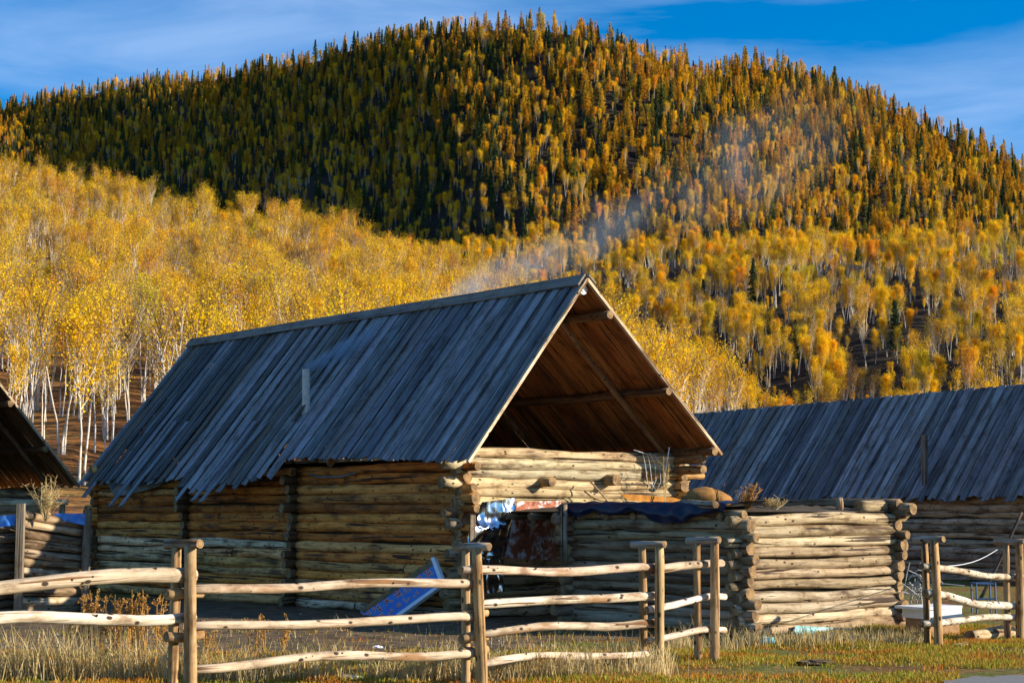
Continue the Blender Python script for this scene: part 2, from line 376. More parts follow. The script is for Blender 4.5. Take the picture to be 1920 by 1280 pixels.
def conifer(seed, H=17.0, wid=.15, dens=1.0, tuft=.75):
    r = random.Random(seed); TV, TF, LV, LF = [], [], [], []
    tube(TV, TF, [Vector((0, 0, 0)), Vector((.05, 0, H * .5)), Vector((0, 0, H * .99))], [.19, .12, .02], 5, False)
    n = int(30 * dens)
    for i in range(n):
        t = lerp(.16, .99, (i + r.random()) / n); z = H * t; R = H * wid * (1.04 - t) ** .95 * r.uniform(.55, 1.2)
        for k in range(6):
            a = r.uniform(0, 6.28); d = Vector((math.cos(a), math.sin(a), r.uniform(-.35, .05)))
            if k < 2: tube(TV, TF, [Vector((0, 0, z)), Vector((0, 0, z)) + d * R * .8], [.03, .01], 3, False)
            for q in range(int(3 + 4 * R / 2)):
                e = r.uniform(.15, 1); c = Vector((0, 0, z)) + d * R * e + Vector((r.gauss(0, .12), r.gauss(0, .12), r.gauss(0, .14))) * (1 + R * .3)
                leaf(LV, LF, c, tuft * r.uniform(.5, 1.0), r)
    return TV, TF, LV, LF
BV = [birch(1, 14, 1, 1.3), birch(2, 14.5, 2, 1.0), birch(3, 13, 3, .8, .2), birch(4, 14, 2, .3), birch(5, 12, 4, .12, .22), birch(6, 13.5, 1, 2.0), birch(7, 15, 3, .6, .16), birch(8, 12.5, 2, 1.7, .14)]
AV = [birch(60, 14.5, 1, .46), birch(61, 14, 2, .36, .12), birch(62, 13, 3, .27, .16), birch(63, 14.5, 2, .14, .12), birch(64, 13, 4, .05, .18), birch(65, 14, 1, .8), birch(66, 15, 3, .30, .13), birch(67, 13.5, 2, .6, .10)]
BNAME = ['single-stemmed birch with an even gold crown', 'two-stemmed tall birch with a gold crown', 'three-stemmed birch with a spreading thin yellow crown', 'two-stemmed birch with few leaves left', 'nearly bare birch with several white stems', 'single-stemmed birch with a dense full yellow crown', 'very tall three-stemmed birch with an airy crown', 'two-stemmed bushy birch with a dense crown']
def tmi(i, f): return [0] * BTW[i] + [1] * (len(f) - BTW[i])
BT = [mesh('trunk', t, f, [M_BARK, M_TWIG], tmi(i, f), smooth=True) for i, (t, f, a, b) in enumerate(BV)]; BC = [mesh('crown', a, b, M_BLEAF) for t, f, a, b in BV]
def joined(nm, d, m1, m2):
    t, f, a, b = d; k = len(t)
    return mesh(nm, t + a, f + [tuple(i + k for i in q) for q in b], [m1, m2], [0] * len(f) + [1] * len(b))
BJ = []
for i, (t, f, a, b) in enumerate(BV):
    k = len(t); BJ.append(mesh('birch', t + a, f + [tuple(j + k for j in q) for q in b], [M_BARK, M_TWIG, M_BLEAF], tmi(i, f) + [2] * len(b)))
LJ = [joined('larch', conifer(20 + i, 17, w_, 1, .7), M_DBARK, M_LLEAF) for i, w_ in enumerate((.20, .17, .24, .18))]
SJ = [joined('spruce', conifer(40 + i, 16, w_, 1.4, .8), M_DBARK, M_SLEAF) for i, w_ in enumerate((.18, .15, .2))]
AT = [mesh('trunk', t, f, [M_BARK, M_TWIG], tmi(i + 8, f), smooth=True) for i, (t, f, a, b) in enumerate(AV)]; AC = [mesh('crown', a, b, M_BLEAF) for t, f, a, b in AV]
AJ = []
for i, (t, f, a, b) in enumerate(AV):
    k = len(t); AJ.append(mesh('birch', t + a, f + [tuple(j + k for j in q) for q in b], [M_BARK, M_TWIG, M_BLEAF], tmi(i + 8, f) + [2] * len(b)))
PROTO = bpy.data.collections.new('tree_kinds')
for i, m in enumerate(BJ + LJ + SJ + AJ):
    PROTO.objects.link(bpy.data.objects.new('kind_%02d' % i, m))
NB, NL, NS = len(BJ), len(LJ), len(SJ); NA = NB + NL + NS
def forest_nodes():
    g = bpy.data.node_groups.new('forest', 'GeometryNodeTree')
    g.interface.new_socket('Geometry', in_out='INPUT', socket_type='NodeSocketGeometry'); g.interface.new_socket('Geometry', in_out='OUTPUT', socket_type='NodeSocketGeometry')
    n = g.nodes; gi = n.new('NodeGroupInput'); go = n.new('NodeGroupOutput'); ci = n.new('GeometryNodeCollectionInfo')
    ci.inputs['Collection'].default_value = PROTO; ci.inputs['Separate Children'].default_value = True; ci.inputs['Reset Children'].default_value = True
    ip = n.new('GeometryNodeInstanceOnPoints'); ip.inputs['Pick Instance'].default_value = True
    def att(nm, ty):
        a = n.new('GeometryNodeInputNamedAttribute'); a.data_type = ty; a.inputs['Name'].default_value = nm
        return a.outputs['Attribute']
    l = g.links.new
    l(gi.outputs[0], ip.inputs['Points']); l(ci.outputs[0], ip.inputs['Instance']); l(att('idx', 'INT'), ip.inputs['Instance Index'])
    cx = n.new('ShaderNodeCombineXYZ'); l(att('rot', 'FLOAT'), cx.inputs['Z']); l(cx.outputs[0], ip.inputs['Rotation'])
    l(att('scl', 'FLOAT'), ip.inputs['Scale']); l(ip.outputs[0], go.inputs[0]); return g
FOREST = forest_nodes()
def wood_stuff(name, pts, label):
    me = bpy.data.meshes.new(name); me.from_pydata([p[0] for p in pts], [], [])
    for nm, ty, k in (('rot', 'FLOAT', 1), ('scl', 'FLOAT', 2), ('idx', 'INT', 3)):
        a = me.attributes.new(nm, ty, 'POINT'); a.data.foreach_set('value', [p[k] for p in pts])
    o = bpy.data.objects.new(name, me); place(o, Matrix.Identity(4)); md = o.modifiers.new('trees', 'NODES'); md.node_group = FOREST
    tag(o, label, 'forest', kind='stuff')
def scatter(fn, n, u0, u1, v0, v1, power=1.0):
    out = []; R = random.Random(n)
    # accept in proportion to true ground area
    def area(u, v):
        p = fn(u, v); return ((fn(u + 8, v) - p).cross(fn(u, v + .02) - p)).length
    mxa = max(area(lerp(u0, u1, a / 8), lerp(v0, v1, b / 8)) for a in range(9) for b in range(9))
    while len(out) < n:
        u, v = R.uniform(u0, u1), R.uniform(v0, v1)
        if R.random() < area(u, v) / mxa: out.append((u, v, fn(u, v)))
    return out
def pxof(p):
    d = p - CAM; z = d.dot(FW); return 960 + F_PX * d.x / z, 640 - F_PX * d.dot(UP) / z
# left hill: birch wood
lh = scatter(left_hill, 1750, -150, 2050, .17, 1.03)
keep = []
for u, v, p in lh:
    px, py = pxof(p)
    if v < .34 and random.random() < .35: continue 
    top = pxof(p + Vector((0, 0, 14.2)))[1]
    if top < interp(px, [(-200, 255), (0, 283), (130, 283), (210, 312), (400, 345), (620, 388), (820, 442), (980, 505), (1130, 560), (1330, 650), (1550, 742), (1620, 775), (1680, 1200)]) + random.gauss(0, 7): continue
    #         # open grass at the foot of the slope
    keep.append((p, px, py))
def vis(px, py):                                            # base not hidden behind the cabins
    if px < -30 or px > 1950: return False
    if 150 < px < 1110: return py < interp(px, [(150, 880), (360, 640), (1100, 522)]) + 40
    if px >= 1110: return py < interp(px, [(1110, 540), (1300, 780), (1920, 722)]) + 30
    return py < interp(px, [(0, 720), (150, 890)]) + 30
keep.sort(key=lambda t: t[0].y)
near = [k for k in keep if vis(k[1], k[2])][:300]; nset = set(id(k) for k in near)
for k in near:
    i = random.choices(range(NB), [.9, 1.3, 1.3, 1.3, .8, .6, 1.5, .6] if k[0].y < 240 else [1.2, 1.4, 1.3, 1.1, .8, .9, 1.3, .8])[0]; s = random.uniform(.8, 1.08)
    M = Matrix.Translation(k[0] - Vector((0, 0, .15))) @ Matrix.Rotation(random.uniform(0, 6.28), 4, 'Z') @ Matrix.Scale(s, 4)
    t = bpy.data.objects.new('birch_tree', None); place(t, M)
    tag(t, BNAME[i] + ' on the hill behind the cabin', 'tree', 'birches on the lower slope')
    for nm, me in (('trunk', AT[i]), ('crown', AC[i])):
        o = bpy.data.objects.new(nm, me); COL.objects.link(o); o.parent = t
wood_stuff('birch_wood', [(k[0] - Vector((0, 0, .15)), random.uniform(0, 6.28), random.uniform(.75, 1.06), NA + random.choices(range(NB), [1.3, 1.4, 1.2, 1.1, .7, 1.2, 1.3, 1.2])[0]) for k in keep if id(k) not in nset], 'dense golden birch wood covering the sunlit hill behind the cabin')
# middle slope: birches, a few spruces
mh = scatter(mid_hill, 1700, 700, 2050, .0, 1.02); st = []
for u, v, p in mh:
    if mnoise.noise((u * .012, v * 5, 3)) < -.08 and v < .85 and random.random() < .8: continue
    i = random.choices(range(NB), [1.2, 1, .8, .9, .7, 1.5, .8, 1.5])[0]
    if random.random() < .35: i = NA + random.randrange(NB)
    if random.random() < .02: i = NB + NL + random.randrange(NS)
    st.append((p - Vector((0, 0, .2)), random.uniform(0, 6.28), random.uniform(.6, 1.05), i))
for u, v, p in scatter(mid_hill, 1400, 700, 2050, .0, 1.0):                  # knee-high to man-high undergrowth
    st.append((p - Vector((0, 0, 1.2)), random.uniform(0, 6.28), random.uniform(.16, .38), random.choice((0, 2, 5, 7, 7, NA + 4))))
wood_stuff('birch_wood', st, 'shady birch wood with bright yellow crowns on the slope below the mountain')
# mountain: larch, spruce, birch
ZONE = {}
mt = scatter(mountain, 12500, -80, 2010, .02, 1.015); st = []; larches = []; spruces = []
for u, v, p in mt:
    q = mnoise.noise((u * .006, v * 4, 6)); low = max(0, 1 - v * 1.6)
    k = random.random()
    ps = .17 + .2 * max(0, q) + (.10 if u < 950 else 0); pb = .26 + .55 * low
    if mnoise.noise((u * .02, v * 9, 1)) < -.3 and random.random() < .4: continue
    s = random.uniform(.42, 1.0) * (1 + .25 * mnoise.noise((u * .03, v * 12, 8)))
    zone = ' on the skyline of the big mountain' if v > .93 else ' on the shaded flank of the big mountain' if u < 900 - 250 * (v - .5) else ' on the sunlit flank of the big mountain'
    e = (p - Vector((0, 0, .3)), random.uniform(0, 6.28), s); ZONE[id(e[0])] = zone
    px, py = pxof(p)
    seen = 0 < px < 1920 and py < interp(px, LH_Y) - 60 and py < 430
    if k < ps: (spruces if seen else st).append(e + (NB + NL + random.randrange(NS),))
    elif k < ps + pb: st.append(e + (random.choice((0, 1, 3, 5, 6, 7)),))
    else: (larches if seen else st).append(e + (NB + random.randrange(NL),))
for lst, nm, lab, grp in ((larches, 'larch_tree', 'slender orange-gold larch', 'larches on the mountain'), (spruces, 'spruce_tree', 'dark green pointed spruce among the larches', 'spruces on the mountain')):
    lst.sort(key=lambda e: -e[2] / e[0].y)
    for p, r_, s, i in lst[:300]:
        o = bpy.data.objects.new(nm, (BJ + LJ + SJ)[i]); place(o, Matrix.Translation(p) @ Matrix.Rotation(r_, 4, 'Z') @ Matrix.Scale(s, 4)); tag(o, lab + ZONE[id(p)], 'tree', grp)
    st += lst[300:]
wood_stuff('mountain_forest', st, 'mixed autumn forest of larch, spruce and birch covering the big mountain')

# ---------------------------------------------------------------- main log cabin
ZR = 5.55
RA, RB = G(1098, 524, ZR), G(362, 642, ZR)
CU = (RB - RA).normalized(); CN = Vector((CU.y, -CU.x, 0)); CL = (RB - RA).length; ZV = Vector((0, 0, 1)); A0 = Vector((RA.x, RA.y, 0))
def cab(s, t, z): return A0 + CU * s + CN * t + ZV * z
eL = onplane(875, 866, RA, CU); eR = onplane(1350, 852, RA, CU)
tL, zL = (eL - RA).dot(CN), eL.z; tR, zR_ = (eR - RA).dot(CN), eR.z
OH = 0.95                                                   # roof overhang in front of the gable wall
gp = cab(OH, 0, 0)
def tg(px, py=900): return (onplane(px, py, gp, CU) - A0).dot(CN)
TWL, TWR = tg(866), tg(1266)
S_END = 12.95; T_FAR = -2.32                                  # the long wall runs a little askew under the roof
def twl(s): return lerp(TWL, T_FAR, (s - OH) / (S_END - OH))
WD = (cab(S_END, T_FAR, 0) - cab(OH, TWL, 0)).normalized(); WN = Vector((WD.y, -WD.x, 0)); wl = cab(OH, TWL, 0)
def sl_(px, py=1000): return (onplane(px, py, wl, WN) - A0).dot(CU)
S_J1, S_J2 = sl_(354), sl_(556)
def cw(s, t, z): return cab(s, twl(s) + t, z)
print('cabin', 'L', round(CL, 2), 'TW', round(TWL, 2), round(TWR, 2), 'eaves', round(tL, 2), round(zL, 2), round(tR, 2), round(zR_, 2), 'joints', S_J2, S_J1, S_END, 'A0', A0)
cabin = empty('log_cabin', cab(CL / 2, 0, 0), 'weathered log cabin with steep grey plank roof, open gable and smoking pipe', 'cabin')
WARM = [(.72, .28, .055), (.62, .21, .035), (.74, .35, .09), (.46, .16, .03), (.74, .40, .13)]
PALE = [(.82, .64, .42), (.78, .54, .30), (.84, .68, .48), (.74, .42, .17), (.66, .37, .14)]
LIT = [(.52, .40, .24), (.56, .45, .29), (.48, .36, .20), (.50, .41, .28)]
GREY = [(.34, .26, .17), (.29, .21, .13), (.40, .31, .2), (.25, .18, .11)]
def box(name, c0, ax, ay, az, material, parent):           # closed box from a corner and three edge vectors
    V = [c0 + ax * i + ay * j + az * k for k in (0, 1) for j in (0, 1) for i in (0, 1)]
    return obj(name, V, [(0, 2, 3, 1), (4, 5, 7, 6), (0, 1, 5, 4), (2, 6, 7, 3), (0, 4, 6, 2), (1, 3, 7, 5)], material, parent)
def log_wall(parent, P0, P1, z0, z1, pitch, tone, ext0=.0, ext1=.0, half=False, jit=.15, tilt=0.0, name='log', split=0.0, mats=None):
    d = (P1 - P0).normalized(); z = z0 + (pitch * .5 if half else 0); flip = False
    while z < z1 - pitch * .35:
        r = pitch * .535 * random.uniform(.86, 1.12)
        e0 = ext0 * random.uniform(.3, 1.5); e1 = ext1 * random.uniform(.3, 1.5)
        c = vary(random.choice(tone((z - z0) / (z1 - z0))), .2, .05); a, b = P0 - d * e0 + ZV * z, P1 + d * e1 + ZV * (z + tilt)
        ra, rb = (r * 1.12, r * .88) if flip else (r * .88, r * 1.12)
        if split and random.random() < split:
            k = random.uniform(.3, .7); m = a.lerp(b, k)
            log(name, a, m - d * .015, ra, r, parent, c, mats); log(name, m + d * .015, b, r, rb, parent, vary(c, .25), mats)
        else: log(name, a, b, ra, rb, parent, c, mats)
        flip = not flip; z += pitch
ZG = 2.72                                                    # top of the log walls
lw = box('wall', cw(OH + .15, .05, 0), WD * (S_END - OH - .2), WN * .10, ZV * (ZG - .25), M_CHINK_SHADE, cabin)  # dark panel added behind the logs to keep light from leaking through
def tone_long(k): return WARM + ([PALE[3]] if k > .45 else PALE * (2 if k < .35 else 1))  # lower logs paler: bleached wood, plus eave shade and skylight put into the tones
for a, b in ((OH, S_J2), (S_J2, S_J1), (S_J1, S_END)):
    tl = 0 if a == OH else -.10 if a == S_J2 else -.18
    log_wall(lw, cw(a + (.1 if a > OH else 0), 0, .1), cw(b - .1, 0, .1), .0, 2.45, .167, tone_long, ext0=.30 if a == OH else 0, ext1=.25 if b == S_END else 0, split=.2)
for s_ in (S_J2, S_J1, S_END):                               # ends of the cross walls, their shade put into the dark colour
    z = .1
    while z < 2.4:
        r = .083 * random.uniform(.9, 1.15); log('log', cw(s_, .3, z), cw(s_, -random.uniform(.14, .34), z), r, r, lw, vary((.13, .075, .035), .3)); z += .168
gw = box('wall', cab(OH + .06, TWL + .1, 0), CN * (TWR - TWL - .2), CU * .10, ZV * (ZG - .2), M_CHINK_SHADE, cabin)
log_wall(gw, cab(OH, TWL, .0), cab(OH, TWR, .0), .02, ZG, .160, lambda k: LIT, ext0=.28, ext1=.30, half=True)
for px, py in ((1011, 903), (1131, 900)):                    # floor beam ends poking through the gable
    p = onplane(px, py, gp, CU); r = .085 if px < 1100 else .10; log('beam', p + CU * .3, p - CU * .34, r, r, gw, (.40, .27, .13))
rw = box('wall', cab(OH + .15, TWR - .1, 0), CU * (S_END - OH - .2), CN * .10, ZV * (ZG - .3), M_CHINK_SHADE, cabin)
log_wall(rw, cab(OH, TWR, .0), cab(S_END, TWR, .0), .0, ZG - .1, .167, lambda k: WARM, ext0=.34)
bw = box('wall', cab(S_END - .1, T_FAR + .1, 0), CN * (TWR - T_FAR - .2), CU * .1, ZV * ZG, M_CHINK_SHADE, cabin)
log_wall(bw, cab(S_END, T_FAR, 0), cab(S_END, TWR, 0), .0, ZG, .167, lambda k: WARM, half=True, ext0=.25, ext1=.25)
# attic gable at the far end, boarded
hw = (TWR - TWL) / 2
for i in range(14):
    t0 = lerp(TWL + .15, TWR - .15, (i + .5) / 14); zt = ZR - .25 - (abs(t0) * (ZR - zL) / abs(tL) if t0 < 0 else t0 * (ZR - zR_) / tR)
    if zt > ZG + .1: plank('board', cab(S_END, t0, ZG - .1), cab(S_END, t0, zt), (TWR - TWL) / 14 * .97, .03, CU, bw, vary((.2, .12, .06)), [M_UNDER, M_UNDER])
# roof
roof = obj('roof', *(lambda V, Fs: (tube(V, Fs, [RA + CU * .05 - ZV * .16, RB - CU * .1 - ZV * .16], [.09, .08], 8), (V, Fs))[1])([], []), M_UNDER, cabin)
nL = (CN * (tL) + ZV * (zL - ZR)).normalized(); upL = CU.cross(nL); upL = upL if upL.z > 0 else -upL
nR = (CN * (tR) + ZV * (zR_ - ZR)).normalized(); upR = CU.cross(nR); upR = upR if upR.z > 0 else -upR
# lower edge of the left slope from the photo: (s, length) pairs
EAVE = []
for px, py in ((875, 866), (800, 867), (740, 864), (640, 862), (545, 862), (538, 866), (512, 893), (470, 905), (430, 918), (400, 918), (372, 925), (330, 905), (280, 908), (235, 912), (190, 908), (150, 912), (138, 915)):
    p = onplane(px, py, RA, upL); EAVE.append(((p - RA).dot(CU), (p - RA).dot(nL)))
EAVE.sort(); print('eave', [(round(a, 1), round(b, 1)) for a, b in EAVE])
def roof_side(rt, P0, u, nd, up, Lr, length, wmin, wmax, colf, jitter, mats):
    s = 0.0; k = 0
    while s < Lr:
        wd = random.uniform(wmin, wmax); wd = min(wd, max(.08, Lr - s)); c = s + wd / 2
        ln = length(c) + jitter(c); lift = .018 + .026 * (k % 2) + random.uniform(0, .006)
        P = P0 + u * c + up * lift
        plank('roof_board', P + nd * random.uniform(0, .03), P + nd * ln + u * random.uniform(-.02, .02) * (1 + (c > 5)), wd * (1.18 if k % 2 else 1.02), .024, up, rt, colf(c), mats, warp=.012 if c < 5.2 else .03, skew=random.uniform(-.25, .25))
        s += wd; k += 1
S_OLD = EAVE[5][0] if False else 5.0
def colL(c):
    old = c > S_SPLIT
    base = random.choice([(.17, .19, .23), (.23, .25, .295), (.12, .13, .16), (.20, .20, .21), (.28, .30, .34)] if not old else [(.20, .205, .225), (.11, .11, .115), (.25, .265, .30), (.15, .125, .10), (.29, .31, .35), (.08, .08, .085)])
    return vary(base, .15, .04)
S_SPLIT = (onplane(541, 864, RA, upL) - RA).dot(CU)
long_ = {}
def jitL(c):
    if c < S_SPLIT: return random.uniform(-.02, .02)
    r = random.random(); return random.uniform(-.12, .10) + (.35 if r < .09 else 0)
roof_side(roof, RA, CU, nL, upL, CL, lambda c: interp(c, EAVE), .13, .19, colL, jitL, [M_BOARD, M_UNDER])
# two long boards hanging low near the far end
for px, py, px2, py2 in ((207, 948, 330, 790), (226, 948, 352, 790), (362, 938, 480, 790), (376, 940, 500, 790)):
    a, b = onplane(px2, py2, RA + upL * .075, upL), onplane(px, py, RA + upL * .075, upL); plank('roof_board', a, b, .13, .024, upL, roof, vary((.2, .22, .26)), [M_BOARD, M_UNDER], warp=.03, skew=.2)
lenR = (eR - RA).length
roof_side(roof, RA, CU, nR, upR, CL, lambda c: lenR, .17, .24, lambda c: vary((.36, .13, .035), .45, .08), lambda c: random.uniform(-.03, .03), [M_BOARD, M_UNDER])
for k in range(3):                                           # ridge cap boards
    a, b = RA + CU * (CL * k / 3 - (.05 if k == 0 else 0)), RA + CU * (CL * (k + 1) / 3 - .02)
    plank('ridge_cap', a + nL * .10 + upL * .085, b + nL * .10 + upL * .085, .24, .03, upL, roof, vary((.24, .21, .18), .1), [M_BOARD, M_BOARD], warp=.02)
    plank('ridge_cap', a + nR * .08 + upR * .085, b + nR * .08 + upR * .085, .2, .03, upR, roof, vary((.24, .21, .18), .1), [M_BOARD, M_BOARD], warp=.02)
# pale barge boards along the gable edges
plank('barge_board', RA - CU * .03 + upL * .0, RA - CU * .03 + nL * ((eL - RA).length), .06, .05, upL, roof, (.62, .50, .36), [M_RAIL, M_RAIL], warp=.004)
plank('barge_board', RA - CU * .03 + upR * .0, RA - CU * .03 + nR * lenR, .06, .05, upR, roof, (.60, .48, .34), [M_RAIL, M_RAIL], warp=.004)
# purlins, rafters under the right slope
for f, sg in ((.17, 1), (.60, 1), (.955, 1), (.35, -1), (.72, -1)):
    nd, up_, ln = (nR, upR, lenR) if sg > 0 else (nL, upL, (eL - RA).length)
    p = RA + nd * ln * f - up_ * .10; log('purlin', p - CU * (.08 if sg > 0 else -.25), p + CU * (CL - .3), .075, .065, roof, vary((.20, .10, .045)))
for s_ in (1.0, 4.3, 7.6):
    for nd, up_, ln in ((nR, upR, lenR), (nL, upL, (eL - RA).length)):
        log('rafter', RA + CU * s_ + nd * .05 - up_ * .24, RA + CU * s_ + nd * (ln - .25) - up_ * .24, .055, .06, roof, vary((.26, .13, .055)))
for z_, x1 in ((zR_ - .17, .50), (zR_ - .36, .40)):           # plate ends at the right eave
    log('plate', cab(OH - .75, TWR - .05, z_ + .1), cab(CL - .4, TWR - .05, z_ + .1), .085, .085, roof, (.36, .20, .08)); 
log('plate', cab(OH - .1, TWR - .9, zR_ - .36), cab(OH - .1, TWR + .62, zR_ - .36), .07, .06, roof, (.45, .26, .10))
log('plate', cab(OH + .05, TWR - .9, zR_ - .50), cab(OH + .05, TWR + .36, zR_ - .50), .055, .05, roof, (.50, .34, .16))
# attic floor so that no light leaks in
box('attic_floor', cab(OH + .1, TWL + .1, ZG - .12), CN * (TWR - TWL - .2), CU * (S_END - OH - .2), ZV * .05, M_UNDER, cabin)
# stove pipe of squared wood
cb = onplane(574, 768, RA + upL * .05, upL); ct = atdist(574, 692, cb.y)
pv, pf = [], []; tube(pv, pf, [cb - ZV * .25, cb, ct - ZV * .02, ct], [.075, .075, .073, .072], 12, True)
M_PIPE = m_fixed('stove_pipe', (.66, .60, .52), rough=.6, var=.3)
obj('stove_pipe', pv, pf, M_PIPE, cabin, smooth=False)
plank('pipe_board', cb - nL * .1 + upL * .10, cb + nL * .35 + upL * .08, .11, .02, upL, roof, (.13, .10, .07), [M_BOARD, M_BOARD])
# grey plastic under the eave at the far corner, pipe under the eave
def sheet(name, rows, Pn, nrm, material, parent, amp, freq, label=None, cat=None, nx=14, sub=3, sd=0, thick=.006):
    V = []; Fs = []; R_ = []
    for k in range(len(rows) - 1):
        for q in range(sub): t = q / sub; R_.append([lerp(rows[k][i], rows[k + 1][i], t) for i in range(4)])
    R_.append(list(rows[-1]))
    for r in R_:
        for i in range(nx + 1):
            f = i / nx; p = onplane(lerp(r[0], r[2], f), lerp(r[1], r[3], f), Pn, nrm)
            V.append(p + nrm.normalized() * amp * (mnoise.noise(p * freq + Vector((sd, 0, 0))) + .5 * mnoise.noise(p * freq * 2.7 + Vector((sd, 3, 0)))))
    n1 = len(V); V += [v + nrm.normalized() * thick for v in V]
    for j in range(len(R_) - 1):
        for i in range(nx):
            a = j * (nx + 1) + i; q = (a, a + 1, a + nx + 2, a + nx + 1); Fs.append(q); Fs.append(tuple(n1 + x for x in reversed(q)))
    o = obj(name, V, Fs, material, parent, smooth=True)
    if label: tag(o, label, cat)
    return o
M_PLAS = m_fixed('grey_plastic', (.16, .19, .20), rough=.35, var=.3, scale=5)
sheet('plastic_sheet', [(192, 885, 330, 885), (205, 915, 300, 910), (215, 930, 262, 922)], cw(S_END, -.22, 0), WN, M_PLAS, None, .05, 3, 'grey plastic sheeting hanging under the far eave of the cabin', 'plastic sheet')
vv, ff = [], []; tube(vv, ff, [onplane(px, py, cw(5, -.14, 0), WN) for px, py in ((578, 889), (600, 894), (640, 893), (668, 886))], [.018] * 4, 6)
tag(obj('hose', vv, ff, M_PLAS, None, smooth=True), 'thin grey hose strung under the cabin eave', 'hose')

# ---------------------------------------------------------------- metal sheets against the gable
def m_foil():
    m, n, b = mat('foil', .17); b.inputs['Metallic'].default_value = 1; b.inputs['Base Color'].default_value = (.55, .58, .63, 1)
    v = N(n, 'ShaderNodeTexVoronoi', Scale=5.0, feature='SMOOTH_F1'); n.links.new(coords(n, (1, 1, 1)), v.inputs['Vector']); bump(n, b, v.outputs['Distance'], .35, .05); return m
def m_rust():
    m, n, b = mat('rusty_sheet', .5)
    a = N(n, 'ShaderNodeTexNoise', Scale=4.5, Detail=7.0, Roughness=.65); n.links.new(coords(n, (1, 1, 1)), a.inputs['Vector'])
    c = N(n, 'ShaderNodeTexNoise', Scale=11.0, Detail=5.0, Roughness=.7); n.links.new(coords(n, (1, 1, 1)), c.inputs['Vector'])
    col = ramp(n, a.outputs['Fac'], [(.34, (.04, .03, .028)), (.43, (.26, .07, .035)), (.51, (.30, .10, .05)), (.56, (.48, .50, .54)), (.7, (.60, .64, .70))])
    n.links.new(mixc(n, ramp(n, c.outputs['Fac'], [(.5, (0, 0, 0)), (.6, (.7, .7, .7))]), col, (.15, .05, .03)), b.inputs['Base Color']); b.inputs['Metallic'].default_value = .35
    bump(n, b, a.outputs['Fac'], .6, .05); return m
sp = cab(OH - .42, 0, 0)
sheet('foil_sheet', [(905, 941, 967, 933), (898, 985, 963, 980), (878, 992, 961, 990), (874, 1040, 948, 1040), (905, 1050, 946, 1050), (906, 1113, 943, 1108)], sp, CU, m_foil(), None, .11, 4.0, 'crumpled silver foil sheet hanging beside the rusty panel on the gable', 'metal sheet', nx=16, sub=5)
sheet('rusty_panel', [(969, 940, 1052, 938), (961, 975, 1050, 975), (947, 1045, 1040, 1050)], sp - CU * .03, CU, m_rust(), None, .03, 2.5, 'rusty peeling metal panel hanging next to the crumpled foil', 'metal panel', sub=6, sd=5)
o = plank('prop_board', onplane(885, 1110, sp - CU * .1, CU), onplane(886, 965, sp - CU * .02, CU), .10, .03, -CU, None, (.22, .17, .12), [M_BOARD, M_BOARD]); tag(o, 'upright grey board at the cabin corner beside the foil sheet', 'board')

# ---------------------------------------------------------------- painted sign leaning on the long wall
tz = Vector((0, 0, 1)); sn = (WN * -1.0 + ZV * .28).normalized()
sP = cw(4, -.55, 0)
SG = [(676, 1143), (812, 1046), (829, 1093), (745, 1153), (706, 1178), (677, 1184)]
M_SBLUE = m_fixed('sign_blue', (.03, .16, .62), rough=.35, col2=(.06, .22, .55), scale=3, bstr=0)
M_SRED = m_fixed('sign_red', (.62, .03, .03), rough=.4, bstr=0); M_SWHT = m_fixed('sign_white', (.82, .85, .9), rough=.45, bstr=0, var=.15); M_SGRN = m_fixed('sign_border', (.05, .09, .035), rough=.5, col2=(.36, .13, .03), scale=9, bstr=0)
sign = empty('painted_sign', onplane(677, 1184, sP, sn), 'long blue painted sign with red brush lettering leaning askew on the log wall', 'sign')
def poly(name, pts, off, th, material, parent):
    a = [onplane(x, y, sP, sn) + sn * off for x, y in pts]; n = len(a); V = a + [p - sn * th for p in a]
    Fs = [tuple(range(n)), tuple(range(2 * n - 1, n - 1, -1))] + [(i, i + n, (i + 1) % n + n, (i + 1) % n) for i in range(n)]
    return obj(name, V, Fs, material, parent)
pn = poly('panel', SG, 0, .05, M_SBLUE, sign)
poly('border_strip', [(676, 1143), (808, 1049), (813, 1058), (682, 1149)], .006, .004, M_SGRN, sign)
poly('edge_frame', [(809, 1046), (815, 1044), (833, 1092), (827, 1096)], .018, .07, M_SWHT, sign)
poly('edge_frame', [(829, 1091), (831, 1096), (747, 1157), (743, 1152)], .018, .07, M_SWHT, sign)
def stroke(pts, wpx, off, material, name='lettering'):
    V = []; Fs = []
    P = [onplane(x, y, sP, sn) + sn * off for x, y in pts]; wd = wpx / F_PX * P[0].y
    for i, p in enumerate(P):
        d = (P[min(i + 1, len(P) - 1)] - P[max(i - 1, 0)]).normalized(); s_ = sn.cross(d) * wd * .5; V += [p + s_, p - s_]
    for i in range(len(P) - 1): Fs.append((2 * i, 2 * i + 1, 2 * i + 3, 2 * i + 2))
    return V, Fs
def glyph(cx, cy, size, strokes, ang):
    for wpx, off, m in ((3.8, .0035, M_SWHT), (2.2, .006, M_SRED)):
        V, Fs = [], []
        for st_ in strokes:
            pts = [(cx + size * (x * math.cos(ang) - y * math.sin(ang)), cy + size * (x * math.sin(ang) + y * math.cos(ang))) for x, y in st_]
            v, f = stroke(pts, wpx, off, m); k = len(V); V += v; Fs += [tuple(i + k for i in q) for q in f]
        obj('lettering', V, Fs, m, sign)
G1 = [[(-.5, -.1), (0, -.3), (.5, -.5)], [(0, -.5), (-.05, .1), (-.4, .5)], [(-.2, 0), (.2, .2), (.5, .5)], [(-.3, .2), (.3, .0)]]
G2 = [[(-.5, -.4), (-.3, .0), (-.5, .4)], [(-.1, -.5), (.5, -.4)], [(.2, -.5), (.15, .5)], [(-.1, -.05), (.5, .0)], [(-.1, .3), (.5, .45)]]
